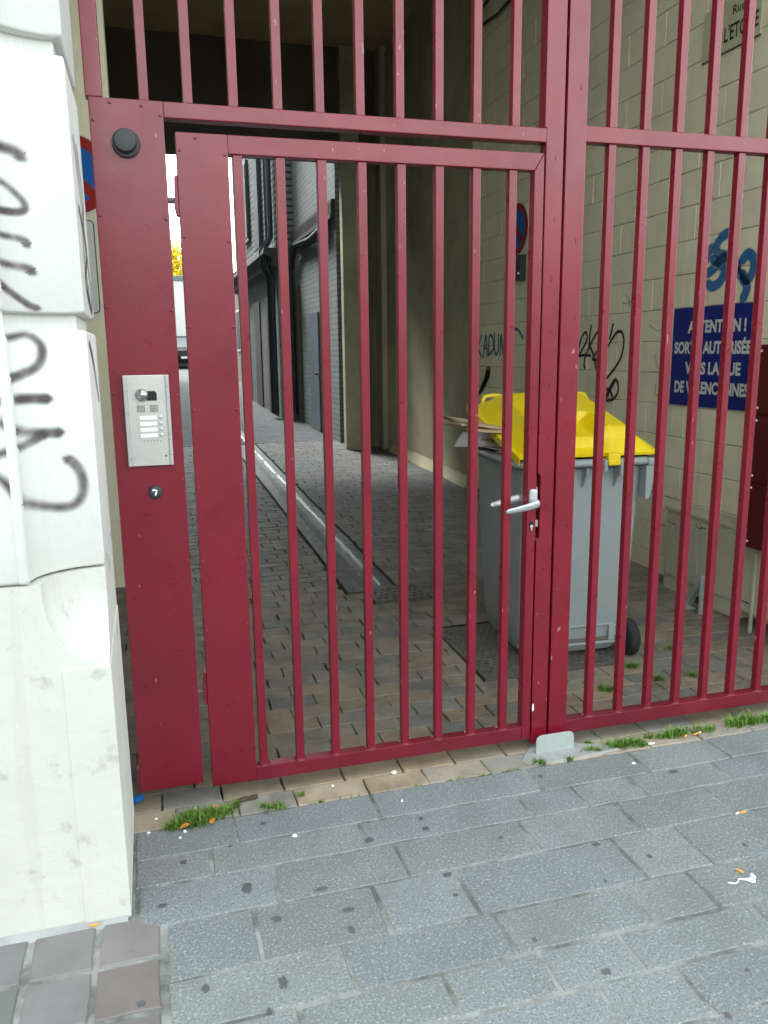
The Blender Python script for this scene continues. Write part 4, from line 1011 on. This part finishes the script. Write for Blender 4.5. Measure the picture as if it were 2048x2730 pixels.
for s in (-1, 1):
    b = MB(); b.lathe([(-.1, .04), (0, .11), (.03, .11)], (s*.62, -1.86, .68), 'Y', 14); b.build('headlight', 'lamp', ca, smooth=True)
    for y in (-1.2, 1.25):
        b = MB(); b.lathe([(-.09, .18), (-.09, .29), (.09, .29), (.09, .18)], (s*.76, y, .30), 'X', 20); wq = b.build('wheel', 'rubber', ca)
        b = MB(); b.lathe([(-.095, .17), (.095, .17)], (s*.76, y, .30), 'X', 12); b.build('rim', 'steel', wq)
    b = MB(); b.box(s*.86-.08, s*.86+.08, -.80, -.70, .92, 1.04); b.build('mirror', 'carpaint', ca, bevel=.02)
b = MB(); b.box(-.26, .26, -1.965, -1.955, .42, .53); b.build('number_plate', 'signwhite', ca)

# ================================================================== street opposite (unseen, height set for the reflection in the gate paint)
ho = thing('unseen_house', 'unseen brick terrace house across the street, sized for the gate reflection', 'house', (0, -14, 0))
b = MB(); b.box(-24, 24, -6, 1, -.1, 3.3); b.build('wall', 'darkbrick', ho)
b = MB(); b.prism([(-6.2, 3.3), (-2.5, 4.6), (1.3, 3.3)], lambda y, z: (-24.2, y, z), lambda y, z: (24.2, y, z)); b.build('roof', 'slate', ho)
for k in range(-7, 8):
    for z0 in (.9,):
        b = MB(); b.box(k*3-.55, k*3+.55, 1.0005, 1.03, z0, z0+1.5); f = b.build('window', 'signwhite', ho)
        b = MB(); b.box(k*3-.48, k*3+.48, 1.0305, 1.04, z0+.07, z0+1.43); b.build('pane', 'glass', f)

# ================================================================== grass, litter
def tuft(label, spots, n, hgt, spread=.02, name='grass_tuft'):
    n = int(n*.75); hgt *= .78
    b = MB(); cx = sum(s[0] for s in spots)/len(spots); cy = sum(s[1] for s in spots)/len(spots)
    for k in range(n):
        s = random.choice(spots); r = s[2]
        x = s[0]+random.gauss(0, r*.5)-cx; y = s[1]+random.gauss(0, r*.32)-cy
        a = rnd(0, 6.28); h = hgt*rnd(.3, 1.35); le = h*rnd(.3, 1.0); w = rnd(.0016, .0032)
        d = Vector((math.cos(a), math.sin(a), 0)); sd_ = Vector((-d.y, d.x, 0))*w
        p0 = Vector((x, y, -.004)); p1 = p0+Vector((0, 0, h*.6))+d*le*.3; p2 = p0+Vector((0, 0, h*rnd(.75, 1)))+d*le
        k_ = rnd(.6, 1.25); b.tint = (k_*1.5, k_*.95, k_*1.4) if rnd(0, 1) < .10 else (k_*rnd(.75, 1.15), k_, k_*.9)
        b.add([p0-sd_, p0+sd_, p1+sd_*.8, p1-sd_*.8, p2], [(0, 1, 2, 3), (3, 2, 4)])
    o = b.build(name, 'grass', recalc=False); o.location = (cx, cy, zg(cy)); return tag(o, label, 'grass tuft', 'grass tufts in the paving joints') if name == 'grass_tuft' else tag(o, label, 'moss')
tuft('large bright grass tuft on the bricks in front of the left gate plates', [(-.01, -.125, .03), (.03, -.11, .04), (.07, -.11, .045), (.12, -.105, .045), (.16, -.09, .03), (.04, -.09, .04), (.09, -.085, .04), (.06, -.135, .03)], 1200, .042)
tuft('thin grass tuft just right of the large one, beside the hole with rotten wood', [(.19, -.065, .018), (.20, -.05, .012)], 90, .03)
tuft('small ragged tuft with moss below the first door bars', [(.31, -.105, .02), (.335, -.10, .025), (.29, -.09, .012)], 170, .026)
tuft('tiny grass wisp in a brick joint under the door', [(.425, -.055, .012)], 60, .02)
tuft('leafy small weed left of the gate stop plate', [(1.33, -.10, .018), (1.35, -.108, .014)], 120, .03)
tuft('tiny weed just right of the gate stop plate', [(1.462, -.112, .012)], 60, .024)
tuft('small weed leaning on the concrete right of the stop plate', [(1.575, -.075, .022), (1.60, -.09, .014)], 140, .034)
tuft('broad grass tuft at the pavement edge right of the stop plate', [(1.68, -.075, .03), (1.72, -.07, .035), (1.76, -.08, .03), (1.79, -.09, .02)], 560, .042)
tuft('sparse tuft on the bricks behind the broad one', [(1.86, -.045, .018), (1.90, -.06, .02)], 130, .034)
tuft('grass tuft around two cigarette butts', [(1.95, -.06, .035), (2.0, -.055, .03)], 420, .042)
tuft('thin grass blades between two fuller tufts near the right rail', [(2.09, -.06, .03), (2.13, -.07, .02)], 160, .04)
tuft('tall bright grass tuft at the far right pavement edge', [(2.26, -.06, .04), (2.31, -.05, .035), (2.35, -.065, .03), (2.41, -.07, .02)], 620, .055)
tuft('small tuft in the joints behind the second bar of the right leaf', [(1.93, .42, .028), (1.96, .40, .02)], 190, .045)
tuft('small tuft by the wheel of the bin', [(2.19, .62, .025), (2.21, .60, .016)], 150, .045)
tuft('sparse weed in the joints behind the third right bar', [(2.22, .46, .03), (2.25, .44, .03)], 90, .05)
tuft('low weed in the bricks right of the bin', [(2.53, .755, .03)], 110, .03)
tuft('thin weed in the joints near the right end of the leaf', [(2.42, .43, .02)], 80, .045)
for (xa, xb, lab) in ((.40, .85, 'thin line of moss along the pavement edge below the door bars'), (.93, 1.28, 'short line of moss along the pavement edge left of the stop plate'), (.33, .37, 'moss clump in the brick joint under the second door bar')):
    tuft(lab, [(xa+(xb-xa)*rnd(0, 1), -.112+rnd(-.004, .004), .012) for _ in range(14)], int(380*(xb-xa))+60, .010, name='moss')['kind'] = 'stuff'
tuft('faint moss tuft growing under the right bottom rail', [(1.60, -.015, .02)], 80, .018)

def butt(label, x, y, ang, L=.024, m='filter', z=.0055, white=.3):
    o = thing('cigarette_butt', label, 'cigarette butt', (x, y, z), 'cigarette butts'); d = Vector((math.cos(ang), math.sin(ang), 0))
    b = MB(); b.tube([tuple(d*L*t) for t in (-.5, -.1, .2, .5-white*.0)], [.0038, .004, .0038, .0036], 9); b.build('filter', m, o, smooth=True)
    if white:
        b = MB(); b.tube([tuple(d*L*.5), tuple(d*L*(.5+white))], [.0038, .0030], 9); b.build('paper_end', 'paper', o, smooth=True)
butt('orange cigarette butt with burnt white end in a joint of the right pavement', 1.835, -.612, math.pi+.05, .03)
butt('orange cigarette butt standing beside the crumpled white tissue', 1.614, -.872, 1.9, .022, white=0)
butt('orange cigarette butt at the foot of the white pier on the brown tiles', -.24, -.551, .1+math.pi, .024, white=0)
butt('orange cigarette butt on the right edge of the grass by the bars', 2.05, -.088, .2, .03, z=.010)
butt('shorter orange cigarette butt half sunk in the grass', 1.995, -.092, .5, .018, z=.010, white=0)
butt('white cigarette end lying by the broad grass tuft', 1.83, -.101, -.1, .026, 'paper', .006, white=0)
b = MB(); ribs = [(1.545, -.905), (1.562, -.915), (1.578, -.91), (1.585, -.90), (1.60, -.905), (1.612, -.918), (1.622, -.925), (1.632, -.915), (1.628, -.90)]
rings = []
for i, (x, y) in enumerate(ribs):
    w = .0014+.0036*min(1, i/5); rings.append([(x-w*.4, y-w, .003), (x+w*.4, y-w*.3, .004+.01*(i > 4)*math.sin(i)**2+w*.6), (x+w*.3, y+w, .004), (x, y, .0022)])
b.loft(rings); tag(b.build('tissue', 'paper', smooth=True, angle=60), 'crumpled strip of white tissue on the granite pavement', 'tissue')
bits = [(.79, -.005, .014, 'white paper scrap on the bricks under the middle of the door'), (1.68, -.209, .010, 'white scrap on the pavement below the broad grass tuft'), (.363, -.294, .010, 'white square scrap in a pavement joint below the door'),
        (-.07, -.06, .007, 'white chip on the bricks close to the pier'), (-.095, -.135, .007, 'white chip near the pier just above the pavement edge'), (.02, -.165, .006, 'white speck below the large grass tuft'),
        (.005, -.195, .006, 'white speck on the first granite row, nearer the viewer than the grass'), (.55, -.03, .007, 'white chip on the bricks under the door, left of the scrap'), (.76, -.20, .005, 'tiny white fleck on the granite below the door bars'), (.06, -.035, .006, 'white chip beside the left plate foot')]
for x, y, r, lab in bits:
    b = MB(); n = 7; ring = [(x+r*rnd(.6, 1.1)*math.cos(6.283*k/n), y+r*rnd(.5, .9)*math.sin(6.283*k/n)) for k in range(n)]
    b.loft([[(p[0], p[1], .001) for p in ring], [(x+(p[0]-x)*.8, y+(p[1]-y)*.8, .004+rnd(0, .004)) for p in ring]])
    tag(b.build('paper_scrap', 'paper'), lab, 'litter', 'white scraps on the ground')
for x, y, a, lab in ((.022, -.152, .4, 'orange dry leaf on the left part of the large grass tuft'), (.112, -.148, 1.2, 'orange dry leaf at the front right of the large grass tuft'), (.125, -.065, .1, 'pale brown dry leaves behind the large grass tuft')):
    b = MB(); L = .02
    pts = [(-1, 0), (-.4, .45), (.3, .5), (1, .05), (.3, -.45), (-.4, -.4)]
    top = [(x+L*(p[0]*math.cos(a)-p[1]*math.sin(a)), y+L*(p[0]*math.sin(a)+p[1]*math.cos(a)), .014+.008*abs(p[1])+rnd(0, .003)) for p in pts]
    b.loft([[(p[0], p[1], p[2]-.001) for p in top], top]); tag(b.build('dry_leaf', 'dryleaf'), lab, 'leaf', 'dry leaves by the gate')
b = MB(); b.loft([[(.195+.012*k, -.045+rnd(-.004, .004)+.002*k, .004+rnd(-.002, .002)), (.195+.012*k, -.03+rnd(-.003, .003)+.002*k, .012+rnd(-.004, .004)), (.195+.012*k, -.015+.002*k, .003)] for k in range(8)])
tag(b.build('wood_fragment', 'wood'), 'dark rotten wood fragment lying in a gap of the bricks', 'wood')
hs_ = MB(); hs_.tube([(-.16, .06, .02), (-.135, .05, .022), (-.118, .07, .02)], .012, 8)
tag(hs_.build('plastic_scrap', 'signsky', smooth=True), 'small blue plastic scrap on the ground between pier and gate plate', 'litter')
